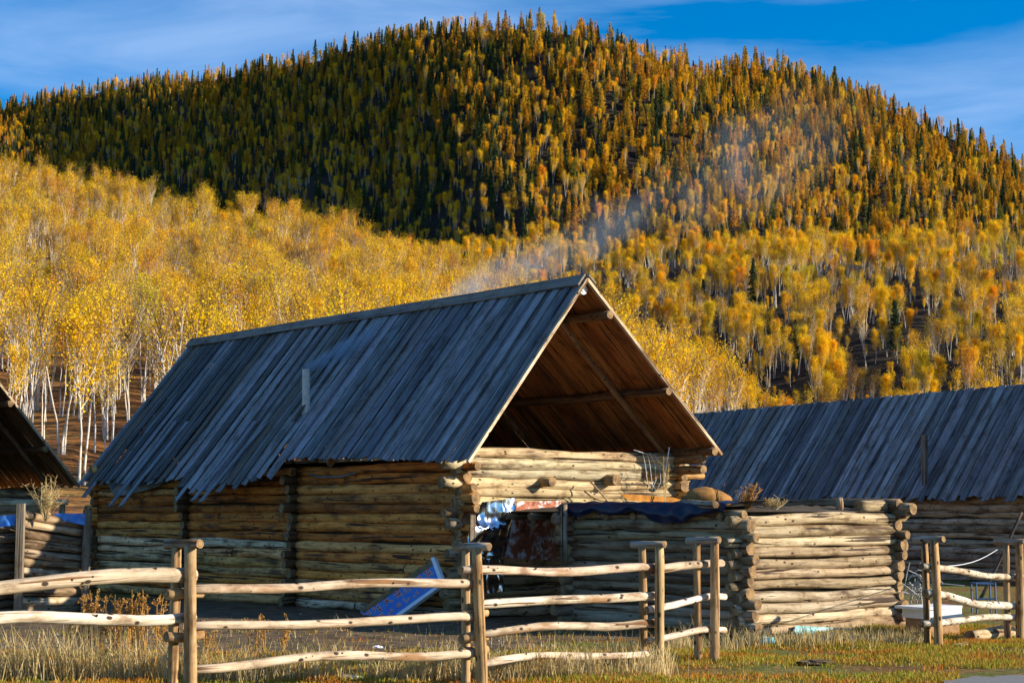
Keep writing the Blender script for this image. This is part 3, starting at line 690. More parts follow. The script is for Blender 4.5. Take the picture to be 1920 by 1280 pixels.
G3 = [[(-.5, -.2), (.5, -.35)], [(-.3, -.5), (-.2, .1)], [(.25, -.5), (.2, .1)], [(-.4, .15), (.4, .1)], [(0, .1), (-.3, .5)], [(0, .1), (.45, .5)]]
G4 = [[(-.4, -.5), (-.45, .4)], [(-.4, -.45), (.4, -.45), (.4, .4)], [(-.3, 0), (.3, 0)], [(-.4, .4), (.4, .42)]]
ARA = [[(-.5, .1), (-.2, .3), (.1, .05), (.5, .2)], [(.2, -.3), (.25, -.1)]]; ARB = [[(-.4, -.5), (-.3, .3), (0, .4)], [(.1, .0), (.5, .15)]]; ARC = [[(-.5, 0), (-.25, -.25), (0, .05), (-.3, .3)], [(.2, -.4), (.3, .3)]]
an = math.radians(-36)
for (cx, cy, g) in ((803, 1073, G3), (785, 1085, G2), (764, 1101, G4), (746, 1112, G3), (726, 1125, G1), (707, 1139, G2), (688, 1151, G4)): glyph(cx, cy, 16, g, an)
for (cx, cy, g) in ((812, 1090, ARB), (797, 1101, ARC), (780, 1112, ARA), (763, 1123, ARB), (748, 1134, ARC), (732, 1145, ARA), (715, 1153, ARC)): glyph(cx, cy, 12, g, an)
o = plank('leg', onplane(742, 1085, sP - sn * .1, sn), onplane(768, 1138, sP - sn * .1, sn), .09, .03, sn, sign, (.3, .24, .17), [M_BOARD, M_BOARD])

# ---------------------------------------------------------------- log shed with flat earth roof, in front of the gable
c0 = G(1392, 1196); SU, SN = CU, CN                           # near corner; sides parallel to the cabin
def shd(s, t, z): return Vector((c0.x, c0.y, 0)) + SU * s + SN * t + ZV * z
fp = shd(0, 0, 0); T_R = (onplane(1678, 1100, fp, SU) - c0).dot(SN); S_B = (onplane(1075, 1100, fp, SN) - c0).dot(SU)
print('shed', T_R, S_B)
ZS = 1.70
shed = empty('log_shed', shd(1.2, 1.2, 0), 'low log shed with flat earth roof in front of the cabin gable', 'shed')
w1 = box('wall', shd(.06, .06, 0), SN * (T_R - .12), SU * .08, ZV * (ZS - .12), M_CHINK_SHADE, shed)
SAND = [(.46, .37, .23), (.40, .31, .19), (.52, .44, .30), (.36, .28, .18)]
log_wall(w1, shd(0, 0, 0), shd(0, T_R, 0), .08, ZS, .152, lambda k: SAND, ext0=.22, ext1=.10)
w2 = box('wall', shd(.06, .06, 0), SU * (S_B - .12), SN * .08, ZV * (ZS - .12), M_CHINK_SHADE, shed)
log_wall(w2, shd(0, 0, 0), shd(S_B, 0, 0), .08, ZS + .08, .152, lambda k: GREY, ext0=.24, ext1=.16, half=True)
w3 = box('wall', shd(.06, T_R - .14, 0), SU * (S_B - .12), SN * .08, ZV * (ZS - .12), M_CHINK_SHADE, shed)
log_wall(w3, shd(0, T_R, 0), shd(S_B, T_R, 0), .08, ZS + .2, .152, lambda k: [(.2, .15, .09), (.26, .2, .12)], ext0=.18, ext1=.1, half=True)  # darker log tones carry the shadow on this corner in their colour
w4 = box('wall', shd(S_B - .08, .1, 0), SN * (T_R - .2), SU * .08, ZV * (ZS - .12), M_CHINK_SHADE, shed)
log_wall(w4, shd(S_B, 0, 0), shd(S_B, T_R, 0), .08, ZS, .152, lambda k: GREY, ext0=.30, ext1=.1)
for zz, e in ((ZS - .06, .42), (ZS + .10, .26)): log('log', shd(.12, T_R - .7, zz), shd(.12, T_R + e, zz), .09, .085, w3, (.42, .33, .2))
log('log', shd(-.34, T_R + .05, ZS + .06), shd(.8, T_R + .05, ZS + .06), .09, .09, w3, (.3, .24, .15))
# earth roof reaching back to the gable
s_back = (cab(OH, 0, 0) - shd(0, 0, 0)).dot(SU) - .25
V = []; Fs = []; nx, ny = 26, 30
for j in range(ny + 1):
    for i in range(nx + 1):
        t = lerp(-.03, T_R + .02, i / nx); s = lerp(-.02, s_back, j / ny); e = min(i, nx - i, j, 3) / 3
        p = shd(s, t, ZS + .02 + e * (.06 + .05 * mnoise.noise((s * 2, t * 2, 1)) + .03 * mnoise.noise((s * 7, t * 7, 3)))); V.append(p)
for j in range(ny):
    for i in range(nx): a = j * (nx + 1) + i; Fs.append((a, a + nx + 1, a + nx + 2, a + 1))
er = obj('roof', V, Fs, M_EARTH, shed, smooth=True)
for k in range(9):
    s = lerp(.3, s_back - .2, k / 8); log('roof_pole', shd(s, -.1, ZS - .05), shd(s, T_R + .05, ZS - .05), .06, .055, er, vary((.2, .15, .1)))
# things lying on the shed roof
M_TARP = m_fixed('navy_tarp', (.010, .016, .045), rough=.38, var=.3, scale=6)
def tarp():
    V = []; Fs = []; nx, ny = 44, 10
    top = [(0, 1.0)]
    for i in range(nx + 1):
        f = i / nx; s = lerp(S_B + .15, .12, f); hang = .10 + .17 * abs(mnoise.noise((f * 4.2, 1, 0))) + .17 * math.exp(-((f - .72) / .13) ** 2)
        for j in range(ny + 1):
            g = j / ny
            if g < .4: k = g / .4; p = shd(s, lerp(.75, -.06, k), ZS + .16 + .04 * mnoise.noise((s * 4, k * 3, 0)))
            else: k = (g - .4) / .6; p = shd(s + .06 * mnoise.noise((s * 3, k * 2, 5)), -.12 - .08 * math.sin(k * 2.4) - .05 * mnoise.noise((s * 6, k * 3, 2)), ZS + .14 - hang * k + .03 * mnoise.noise((s * 7, k, 9)))
            V.append(p)
    n1 = len(V); V += [v - ZV * .004 - SN * .004 for v in V]
    for i in range(nx):
        for j in range(ny): a = i * (ny + 1) + j; q = (a, a + 1, a + ny + 2, a + ny + 1); Fs += [q, tuple(n1 + x for x in reversed(q))]
    tag(obj('tarpaulin', V, Fs, M_TARP, smooth=True), 'dark navy tarpaulin draped over the edge of the shed roof', 'tarpaulin')
tarp()
def sack():
    c = onplane(1330, 950, shd(0, .9, 0), SN); c.z = ZS + .10
    V = []; Fs = []; n, m = 20, 12
    for i in range(n + 1):
        t = i / n; x = lerp(-.42, .34, t); R = .17 * (max(0.02, math.sin(math.pi * min(1, max(0, (t - .06) / .98)) ** .8)) ** .55) * (1 - .12 * math.exp(-((t - .68) / .035) ** 2))
        if t < .12: R = .03 + .02 * t
        for j in range(m):
            a = 2 * math.pi * j / m; V.append(Vector((x, R * 1.25 * math.cos(a), .13 + (R * .9 * math.sin(a)) + .02 * mnoise.noise((x * 6, math.cos(a) * 2, math.sin(a) * 2)) - .12 * max(0, t - .6))))
    for i in range(n):
        for j in range(m): a = i * m + j; b = i * m + (j + 1) % m; Fs.append((a, b, b + m, a + m))
    Fs += [tuple(range(m)), tuple(n * m + j for j in reversed(range(m)))]
    M = Matrix.Translation(c) @ Matrix.Rotation(.05, 4, 'Z')
    s = tag(obj('sack', V, Fs, m_fixed('sacking', (.40, .19, .05), var=.45, scale=9, bstr=.6), None, M, smooth=True), 'stuffed orange-brown sack tied with cord lying on the shed roof', 'sack')
    vv, ff = [], []; ring = [Vector((.10, .185 * math.cos(a), .125 + .145 * math.sin(a))) for a in np.linspace(0, 6.283, 15)]; tube(vv, ff, ring, [.008] * 15, 5, False)
    o = bpy.data.objects.new('cord', mesh('cord', vv, ff, M_KNOT)); COL.objects.link(o); o.parent = s
sack()
M_ORNG = m_fixed('orange_cloth', (.50, .20, .03), var=.5, scale=6)
sheet('orange_cloth', [(1165, 925, 1262, 932), (1170, 931, 1285, 938), (1178, 938, 1290, 945)], cab(OH - .45, 0, 0), (CU * .5 + ZV).normalized() * -1 if False else CU, M_ORNG, None, .04, 3, 'crumpled orange cloth on the shed roof below the gable logs', 'cloth')
for i, (a, b, lab) in enumerate((((1105, 900), (1140, 940), 'thin bare stick leaning against the gable logs above the tarpaulin'), ((1095, 920), (1142, 941), 'short pale stick lying flat on the shed roof edge'))):
    P = cab(OH - .6, 0, 0); o = log('stick', onplane(*a, P + CU * .3, CU), onplane(*b, P, CU), .016, .014, None, (.5, .33, .17), (M_RAIL, M_END)); tag(o, lab, 'stick')
o = log('post', shd(S_B - .1, -.28, .9), shd(S_B - .1, -.28, ZS + .13), .05, .05, None, (.32, .27, .2)); tag(o, 'short grey post standing beside the rusty panel', 'post')
stp = shd(.28, T_R * .73, ZS + .03)
o = log('stump', stp, stp + ZV * .20, .055, .05, None, (.40, .31, .20), (M_RAIL, M_END)); tag(o, 'small upright wood block standing on the shed roof', 'wood block')
o = log('loose_log', shd(.2, -.28, ZS + .12), shd(1.15, .04, ZS + .15), .055, .05, None, (.30, .26, .21)); tag(o, 'short grey log lying over the tarpaulin on the shed roof', 'log')
wv, wf = [], []
wpts = [(1188, 843), (1205, 848), (1210, 870), (1214, 905), (1222, 918), (1230, 900), (1228, 868), (1218, 848)]
for k in range(2): tube(wv, wf, [onplane(x + k * 9, y + k * 3, cab(OH - .22, 0, 0), CU) for x, y in wpts], [.0035] * 8, 4, False)
tag(obj('wire_loop', wv, wf, M_SWHT), 'loops of pale wire hanging on the right of the gable logs', 'wire')
wv, wf = [], []; tube(wv, wf, [onplane(x, y, cab(OH - .3, 0, 0), CU) for x, y in ((1255, 838), (1250, 870), (1244, 905))], [.012] * 3, 5)
tag(obj('plastic_tube', wv, wf, M_SWHT), 'thin white tube leaning at the right end of the gable', 'tube')

# ---------------------------------------------------------------- right building
ra, rb = G(1925, 721, 4.9), None
RU = Vector((-.60, .80, 0)).normalized()
best = None
for k in range(400):                                         # ridge heading that puts the far end on its pixel
    a = math.radians(100 + k * .12); d = Vector((math.cos(a), math.sin(a), 0)); q = ra + d * 11
    x, y = pxof(q); yy = interp(x, [(1300, 776), (1920, 722)])
    if best is None or abs(y - yy) < best[0]: best = (abs(y - yy), d)
RU = best[1]; RN = Vector((RU.y, -RU.x, 0)); RL0 = 3.0
rB_L = None
for k in range(400):
    q = ra + RU * (4 + k * .05)
    if pxof(q)[0] < 1282: rB_L = 4 + k * .05; break
rB_L = rB_L or 16
print('right building', ra, RU, rB_L)
barn = empty('log_barn', Vector((ra.x, ra.y, 0)) + RU * rB_L / 2, 'long log barn with grey plank roof behind the shed', 'barn')
e0 = onplane(1758, 950, ra, (RN * .82 + ZV * .57)) 
rt_ = -2.15; ez = 2.0
nB = (RN * rt_ + ZV * (ez - 4.9)).normalized(); upB = RU.cross(nB); upB = upB if upB.z > 0 else -upB; nB2 = (RN * -rt_ + ZV * (ez - 4.9)).normalized(); upB2 = RU.cross(nB2); upB2 = upB2 if upB2.z > 0 else -upB2
lenB = math.hypot(rt_, 4.9 - ez)
broof = obj('roof', *(lambda V, Fs: (tube(V, Fs, [ra - RU * 3 - ZV * .15, ra + RU * (rB_L - .1) - ZV * .15], [.09, .08], 8), (V, Fs))[1])([], []), M_UNDER, barn)
BCOL = [(.22, .225, .24), (.15, .16, .185), (.28, .285, .30), (.18, .165, .15), (.11, .11, .12), (.34, .345, .355)]
roof_side(broof, ra - RU * 3.0, RU, nB, upB, rB_L + 3, lambda c: lenB, .14, .22, lambda c: vary(random.choice(BCOL), .15, .04), lambda c: random.uniform(-.1, .12), [M_BOARD, M_UNDER])
roof_side(broof, ra - RU * 3.0, RU, nB2, upB2, rB_L + 3, lambda c: lenB, .4, .5, lambda c: vary(BCOL[0]), lambda c: 0, [M_BOARD, M_UNDER])
bo = Vector((ra.x, ra.y, 0))
def brn(s, t, z): return bo + RU * s + RN * t + ZV * z
w5 = box('wall', brn(-3, rt_ + .42, 0), RU * (rB_L + 2.8), RN * .1, ZV * (ez + .1), M_CHINK_SHADE, barn)
log_wall(w5, brn(-3.2, rt_ + .36, 0), brn(rB_L - .2, rt_ + .36, 0), .05, ez + .15, .175, lambda k: [(.42, .33, .21), (.36, .27, .17), (.48, .39, .27)], split=.7)
for s_ in (-3, rB_L - .2):
    w6 = box('wall', brn(s_, rt_ + .45, 0), RN * (-2 * rt_ - .9), RU * .1, ZV * ez, M_CHINK_SHADE, barn)
    log_wall(w6, brn(s_ - .02, rt_ + .4, 0), brn(s_ - .02, -rt_ - .4, 0), .05, ez + .1, .175, lambda k: GREY, half=True, ext0=.2, ext1=.2)
    for i in range(12):
        t0 = lerp(rt_ + .4, -rt_ - .4, (i + .5) / 12); zt = 4.9 - .2 - abs(t0) * (4.9 - ez) / abs(rt_)
        if zt > ez + .1: plank('board', brn(s_, t0, ez - .1), brn(s_, t0, zt), .29, .03, RU, w6, vary((.2, .14, .09)), [M_UNDER, M_UNDER])
cpb = onplane(1733, 905, ra + upB * .05, upB); cpt = atdist(1733, 815, cpb.y)
plank('flue', cpb - ZV * .3, cpt, .13, .12, CU, barn, (.24, .19, .14), [M_BOARD, M_BOARD], warp=.004)

# ---------------------------------------------------------------- far-left hut (open gable seen from below)
he = atdist(148, 912, 38.0); hu = CU; hn = CN
hr_z = 5.2; h_run = None
hx = onplane(0, 722, he, hu); sl = (hx - he); runh = abs(sl.dot(hn)); riseh = sl.z
apex = he + sl * ((hr_z - he.z) / riseh); hz = he.z
hut = empty('log_hut', Vector((apex.x, apex.y, 0)), 'dark open-gabled plank hut beyond the log pen', 'hut')
HL = 7.0; ap = Vector((apex.x, apex.y, hr_z)); hT = (he - ap).dot(hn)
ndh = (hn * hT + ZV * (hz - hr_z)).normalized(); uph = hu.cross(ndh); uph = uph if uph.z > 0 else -uph
ndl = (hn * -hT + ZV * (hz - hr_z)).normalized(); upl = hu.cross(ndl); upl = upl if upl.z > 0 else -upl
lnh = math.hypot(hT, hr_z - hz)
hroof = obj('roof', *(lambda V, Fs: (tube(V, Fs, [ap - ZV * .15, ap + hu * HL - ZV * .15], [.09, .08], 8), (V, Fs))[1])([], []), M_UNDER, hut)
for nd, up_ in ((ndh, uph), (ndl, upl)):
    roof_side(hroof, ap, hu, nd, up_, HL, lambda c: lnh, .17, .25, lambda c: vary((.15, .08, .04), .3), lambda c: random.uniform(-.05, .05), [M_BOARD, M_UNDER])
    plank('barge_board', ap - hu * .03, ap - hu * .03 + nd * lnh, .06, .05, up_, hroof, (.60, .48, .34), [M_RAIL, M_RAIL], warp=.004)
    for f in (.33, .68): p = ap + nd * lnh * f - up_ * .1; log('purlin', p - hu * .1, p + hu * HL, .075, .07, hroof, (.16, .09, .045))
    log('rafter', ap + hu * 1.0 + nd * .05 - up_ * .22, ap + hu * 1.0 + nd * (lnh - .2) - up_ * .22, .06, .06, hroof, (.16, .09, .045))
def hutp(s, t, z): return Vector((ap.x, ap.y, 0)) + hu * s + hn * t + ZV * z
for s_ in (1.3, HL - .3):
    w7 = box('wall', hutp(s_, -hT + .5, 0), hn * (2 * hT - 1.0), hu * .1, ZV * (hz - .15), M_CHINK_SHADE, hut)
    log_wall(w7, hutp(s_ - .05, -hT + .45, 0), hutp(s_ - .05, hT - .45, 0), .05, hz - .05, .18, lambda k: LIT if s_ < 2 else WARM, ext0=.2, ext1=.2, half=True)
for sg in (1, -1):
    w8 = box('wall', hutp(1.3, sg * (hT - .5), 0), hu * (HL - 1.6), hn * .1, ZV * (hz - .15), M_CHINK_SHADE, hut)
    log_wall(w8, hutp(1.1, sg * (hT - .45), 0), hutp(HL, sg * (hT - .45), 0), .05, hz, .18, lambda k: WARM)
for i in range(14):
    t0 = lerp(-hT + .3, hT - .3, (i + .5) / 14); zt = hr_z - .2 - abs(t0) * (hr_z - hz) / hT
    if zt > hz: plank('board', hutp(HL - .3, t0, hz - .2), hutp(HL - .3, t0, zt), (2 * hT - .6) / 14, .03, hu, hroof, vary((.12, .07, .04)), [M_UNDER, M_UNDER])

# ---------------------------------------------------------------- log pen on the left, beside the cabin's far corner
pd = 26.5
pa, pb = atdist(38, 1000, pd), atdist(163, 1000, pd + 1.2); pa.z = pb.z = 0
pen = empty('log_pen', (pa + pb) / 2, 'grey log pen wall between two posts beside the cabin', 'log pen')
z = .08
while z < 1.62:
    k = z / 1.62; tl = -.16 * k; c = vary(random.choice(GREY + PALE[2:4]), .25)
    r = .077 * random.uniform(.9, 1.12); log('log', pa + ZV * (z + .03 - tl * .3), pb + ZV * (z + tl * .8), r, r * .92, pen, c); z += .152
pback = box('backing', pa + Vector((0, .09, 0)), pb - pa, Vector((0, .06, 0)), ZV * 1.42, M_CHINK_SHADE, pen)
for px, z1 in ((35, 1.85), (160, 1.75)):
    p = atdist(px, 1100, pd - .14 + (.0 if px < 100 else 1.1)); p.z = 0; plank('post', p - ZV * .2, p + ZV * z1, .12, .1, Vector((0, -1, 0)), pen, (.24, .20, .15), [M_BOARD, M_BOARD], warp=.01)
p2a = atdist(-120, 1000, pd - 1.0); p2b = atdist(30, 1000, pd + .5); p2a.z = p2b.z = 0
pen2 = empty('log_pen', (p2a + p2b) / 2, 'dark log pen wall left of the grey post, ending in round log butts', 'log pen')
log_wall(pen2, p2a, p2b, .05, 1.6, .152, lambda k: GREY, ext1=.1)
box('backing', p2a + Vector((0, .1, 0)), p2b - p2a, Vector((0, .06, 0)), ZV * 1.45, M_CHINK_SHADE, pen2)
pr0, pr1 = atdist(-60, 941, pd + 2.2), atdist(128, 941, pd + 2.6)
pole = log('rail_pole', pr0, pr1, .06, .055, pen2, (.55, .45, .30), (M_RAIL, M_END))
for q in (.15, .93): p = pr0.lerp(pr1, q); log('post', Vector((p.x, p.y + .1, 0)), Vector((p.x, p.y + .1, p.z + .02)), .06, .05, pen2, (.3, .24, .16))
M_BTARP = m_fixed('blue_tarp', (.03, .16, .55), rough=.4, col2=(.10, .30, .70), scale=5)
for rows, lab in (([(100, 962, 158, 962), (112, 970, 160, 972), (118, 976, 158, 984)], 'bright blue tarpaulin scrap on top of the grey pen wall by the cabin'), ([(-10, 968, 28, 964), (-10, 976, 28, 974), (-10, 990, 26, 984)], 'bright blue tarpaulin scrap at the pen left of the grey post')):
    sheet('blue_tarpaulin', rows, Vector((0, pd - .16 + (.9 if rows[0][0] > 50 else 0), 0)), Vector((0, 1, 0)), M_BTARP, None, .05, 4, lab, 'tarpaulin')

# ---------------------------------------------------------------- fences
RAILC = [(.60, .52, .41), (.52, .43, .32), (.66, .60, .51)]
POSTC = [(.46, .30, .14), (.42, .28, .14), (.50, .35, .18)]
fence = empty('log_fence', G(890, 1285), 'pole fence of peeled rails and capped double posts running along the yard', 'fence')
fd = Vector((.68, .73, 0)).normalized(); fn_ = Vector((fd.y, -fd.x, 0))
P890 = G(905, 1290); 
def fpt(px):                                                  # point of the fence line under photo column px
    r = ray(px, 1100); k = Vector((r.x, r.y, 0)); n_ = fn_
    return Vector((k.x, k.y, 0)) * (P890.dot(n_) / k.dot(n_))
def pair(par, c, px, py_top, dd=.22, hz_=None, lean=0, capl=.42, w1=.052, w2=.043):
    """two posts in a pair across the fence line, tied by a short cap log"""
    f = Vector((c.x, c.y, 0)); ft = atdist(px, py_top, f.y); H = ft.z
    log('post', f - ZV * .25, Vector((ft.x, ft.y, H)), w1 * 1.1, w1, par, vary(random.choice(POSTC)), (M_RAIL, M_END), wob=.01)
    b = f - fn_ * dd - fd * .02
    log('post', b - ZV * .25, Vector((b.x, b.y, H - .02)), w2 * 1.1, w2, par, vary(random.choice(POSTC)), (M_RAIL, M_END), wob=.01)
    m = (f + b) / 2; log('cap', Vector((m.x, m.y, H + .0)) - fn_ * capl * .62, Vector((m.x, m.y, H + .015)) + fn_ * capl * .5, .043, .04, par, (.36, .31, .26), (M_RAIL, M_END), wob=.004)
    return f, b
c1 = fpt(362); c2 = fpt(905); c3 = fpt(1235); c4 = fpt(1338)
print('fence', c1, c2, c3, c4)
for c, px, pt in ((c1, 357, 1022), (c2, 893, 1027), (c3, 1236, 1022), (c4, 1340, 1014)): pair(fence, c, px, pt)
def rail(par, a, b, ya, yb, ra_, rb_, off=.10, wob=.05, exa=.25, exb=.25):
    """rail between photo columns a and b at rows ya, yb on the line just behind the front posts"""
    def q(px, py):
        n_ = fn_; r = ray(px, py); Pp = P890 - fn_ * off; return CAM + r * ((Pp - CAM).dot(n_) / r.dot(n_))
    A, B = q(a, ya), q(b, yb); d = (B - A).normalized()
    return log('rail', A - d * exa, B + d * exb, ra_ * .9, rb_ * .9, par, vary(random.choice(RAILC), .08), (M_RAIL, M_END), wob=wob, knots=True, segl=.3)
for a, b, ya, yb, r1, r2 in ((-60, 345, 1108, 1079, .060, .068), (-60, 345, 1170, 1156, .056, .050),
                             (375, 885, 1104, 1093, .046, .048), (378, 885, 1172, 1157, .040, .050), (378, 885, 1254, 1224, .044, .048),
                             (880, 1222, 1068, 1063, .048, .054), (905, 1222, 1133, 1117, .052, .054), (905, 1222, 1190, 1168, .044, .054), (915, 1218, 1244, 1224, .044, .044),
                             (1228, 1345, 1070, 1056, .054, .052), (1225, 1350, 1140, 1120, .046, .044), (1225, 1350, 1200, 1182, .042, .044)):
    rail(fence, a, b, ya, yb, r1, r2, off=.10 + (.0 if a < 1200 else .012), exa=.12, exb=.1)
for (c, ys) in ((c2, (1195, 1218, 1150)), (c1, (1112, 1190))):        # short spacer blocks between the paired posts
    for y in ys:
        p = atdist(c.x / c.y * F_PX / math.cos(TH) + 960 - 12, y, c.y + .12); log('spacer', p - fd * .22, p + fd * .14, .045, .045, fence, vary((.45, .30, .15)), (M_RAIL, M_END))
fence2 = empty('log_fence', G(1760, 1212), 'pole fence with three curved rails in front of the barn', 'fence')
d1, d2 = G(1760, 1213), G(1912, 1200)
sfn, sfd = fn_, fd; fd = (d2 - d1).normalized(); fd.z = 0; fn_ = Vector((fd.y, -fd.x, 0)); P890 = d1
for c, px, pt in ((d1, 1751, 1012), (d2, 1911, 1016)): pair(fence2, c, px, pt, dd=.16)
d3 = d2 + fd * 1.6
for pts, r in ((((1728, 1061), (1790, 1068), (1850, 1080), (1925, 1082), (2050, 1080)), .044), (((1735, 1111), (1775, 1116), (1830, 1133), (1925, 1136), (2050, 1136)), .052), (((1728, 1169), (1775, 1166), (1850, 1156), (1925, 1157), (2050, 1157)), .045)):
    V = []; Fs = []; P = []
    q = [(lerp(pts[0][0], pts[-1][0], i / 22), 0) for i in range(23)]; xs = [p[0] for p in pts]; ys = [p[1] for p in pts]
    for x, _ in q: P.append(onplane(x, float(np.interp(x, xs, ys)), d1 - fn_ * .08, fn_))
    tube(V, Fs, P, [r * random.uniform(.93, 1.07) for _ in P], 9, True); mi = [0] * (len(Fs) - 2) + [1, 1]
    for k in range(26):
        i = random.randrange(22); a = random.uniform(0, 6.28); dv = Vector((0, math.cos(a), math.sin(a))); c = P[i].lerp(P[i + 1], random.random()) + dv * r * .8; m0 = len(Fs); tube(V, Fs, [c, c + dv * r * .35], [r * .2, r * .15], 5); mi += [2] * (len(Fs) - m0)
    o = obj('rail', V, Fs, [M_RAIL, M_END, M_KNOT], fence2, midx=mi, smooth=True, color=random.choice(RAILC))
fn_, fd = sfn, sfd

# ---------------------------------------------------------------- clutter by the right fence
M_FOAM = m_fixed('white_foam', (.78, .78, .76), rough=.6, var=.08, scale=5)
def oriented_box(name, c, dx, dy, h, ang, material, parent=None, z0=0, taper=0):
    ca, sa = math.cos(ang), math.sin(ang); X = Vector((ca, sa, 0)) * dx / 2; Y = Vector((-sa, ca, 0)) * dy / 2
    V = [c + X * i + Y * j + ZV * z0 for i, j in ((-1, -1), (1, -1), (1, 1), (-1, 1))] + [c + X * i * (1 - taper) + Y * j * (1 - taper) + ZV * (z0 + h) for i, j in ((-1, -1), (1, -1), (1, 1), (-1, 1))]
    return obj(name, V, [(3, 2, 1, 0), (4, 5, 6, 7), (0, 1, 5, 4), (1, 2, 6, 5), (2, 3, 7, 6), (3, 0, 4, 7)], material, parent)
bx = G(1768, 1192); bx.z = 0
fb = empty('foam_box', bx, 'white lidded box on a wooden crate behind the right fence post', 'box')
bc = bx + Vector((0, .55, 0))
oriented_box('crate', bc, .62, .42, .22, .5, m_fixed('crate_wood', (.42, .24, .11), var=.4), fb)
oriented_box('body', bc, .70, .46, .13, .5, M_FOAM, fb, z0=.222)
lid = oriented_box('lid', bc + Vector((-.05, 0, 0)), .80, .54, .035, .58, M_FOAM, fb, z0=.354); 
lg0 = G(1818, 1203); lg1 = G(1898, 1193)
o = log('cut_log', lg0 + ZV * .07, lg1 + ZV * .07, .085, .075, None, (.55, .44, .28), (M_RAIL, M_END)); tag(o, 'short pale cut log lying on the grass by the fence', 'log')
o = plank('loose_plank', G(1795, 1214) + ZV * .03, G(1838, 1204) + ZV * .03, .09, .03, ZV, None, (.5, .36, .2), [M_RAIL, M_RAIL]); tag(o, 'short loose plank on the grass in front of the cut log', 'plank')
wv, wf = [], []; wc = G(1722, 1150); rr = random.Random(3)
for k in range(26):
    a, b = [wc + Vector((rr.gauss(0, .22), rr.gauss(0, .15), max(.02, .42 + rr.gauss(0, .17)))) for _ in (0, 1)]; m = (a + b) / 2 + Vector((0, 0, rr.uniform(-.05, .12))); tube(wv, wf, [a, m, b], [.009] * 3, 4, False)
for k in range(5): p = wc + Vector((rr.uniform(-.25, .25), rr.uniform(-.1, .1), 0)); tube(wv, wf, [p, p + Vector((rr.uniform(-.1, .1), 0, .5))], [.011] * 2, 4, False)
tag(obj('wire_heap', wv, wf, m_fixed('dull_wire', (.42, .42, .44), rough=.5)), 'tangled heap of pale sticks and wire at the shed corner', 'heap')
M_BMET = m_fixed('blue_metal', (.06, .12, .24), rough=.5)
bf = G(1832, 1150); wv, wf = [], []
for a, b in (((0, 0, 0), (0, 0, .52)), ((.32, 0, 0), (.32, 0, .52)), ((0, 0, .5), (.32, 0, .5)), ((0, .3, 0), (0, .3, .5)), ((.32, .3, 0), (.32, .3, .5)), ((0, .3, .5), (.32, .3, .5)), ((0, 0, .5), (0, .3, .5)), ((.32, 0, .5), (.32, .3, .5)), ((0, 0, .25), (.32, 0, .25))): tube(wv, wf, [bf + Vector(a), bf + Vector(b)], [.016, .016], 5)
tag(obj('metal_stand', wv, wf, M_BMET), 'small blue metal stand against the barn wall', 'stand')
lb = G(1905, 1122); o = log('leaning_pole', Vector((lb.x - .7, lb.y, .0)), Vector((lb.x + .25, lb.y + .25, 1.7)), .035, .03, None, (.10, .09, .08)); tag(o, 'thin dark pole leaning against the barn wall', 'pole')
o = plank('scrap_plank', G(1660, 1165) + ZV * .25 + Vector((1.0, 2, 0)), G(1790, 1150) + ZV * .3 + Vector((1, 2, 0)), .16, .03, ZV, None, (.3, .2, .12), [M_BOARD, M_BOARD]); bpy.data.objects.remove(o)
wv, wf = [], []
a, b = atdist(1745, 1062, d1.y + .05), atdist(1870, 1030, 33)
tube(wv, wf, [a.lerp(b, t) - ZV * .25 * math.sin(math.pi * t) * .4 for t in np.linspace(0, 1, 9)], [.006] * 9, 4, False)
tag(obj('wire', wv, wf, M_SWHT), 'thin wire strung from the fence post to the barn wall', 'wire')
# plastic scraps at the foot of the shed
M_TEAL = m_fixed('teal_plastic', (.12, .38, .40), rough=.35, col2=(.25, .50, .55), scale=6)
def blob(name, c, sx, sy, sz, material, lab, cat, sd):
    V = []; Fs = []; n, m = 8, 12
    for i in range(n + 1):
        th = math.pi * i / n
        for j in range(m):
            a = 2 * math.pi * j / m; d = Vector((math.sin(th) * math.cos(a), math.sin(th) * math.sin(a), math.cos(th))); k = 1 + .45 * mnoise.noise(d * 1.9 + Vector((sd, 0, 0)))
            V.append(Vector((d.x * sx, d.y * sy, sz + d.z * sz)) * k)
    for i in range(n):
        for j in range(m): a = i * m + j; b = i * m + (j + 1) % m; Fs.append((a, a + m, b + m, b))
    tag(obj(name, V, Fs, material, None, Matrix.Translation(c)), lab, cat)
blob('plastic_bag', G(1440, 1211), .10, .07, .06, M_TEAL, 'crumpled turquoise plastic bag in the dry grass at the shed corner', 'plastic bag', 2)
fs = shd(-.16, 0, 0)
sheet('plastic_strip', [(1492, 1172, 1600, 1178), (1490, 1182, 1640, 1184), (1496, 1192, 1665, 1188)], fs, CU, M_TEAL, None, .04, 5, 'pale blue plastic strip lying along the bottom log of the shed', 'plastic strip')
for (px, py, lab) in ((708, 1216, 'white paper scrap on the dark soil behind the fence'),):
    blob('litter', G(px, py), .07, .04, .02, M_SWHT, lab, 'litter', 4)
blob('stone', G(660, 1277), .13, .09, .035, m_fixed('stone', (.34, .31, .27)), 'pale flat stone in the grass under the fence', 'stone', 9)
blob('dung', G(1528, 1246), .22, .12, .03, M_SOIL, 'dark clod of earth on the grass in front of the shed', 'clod', 6)

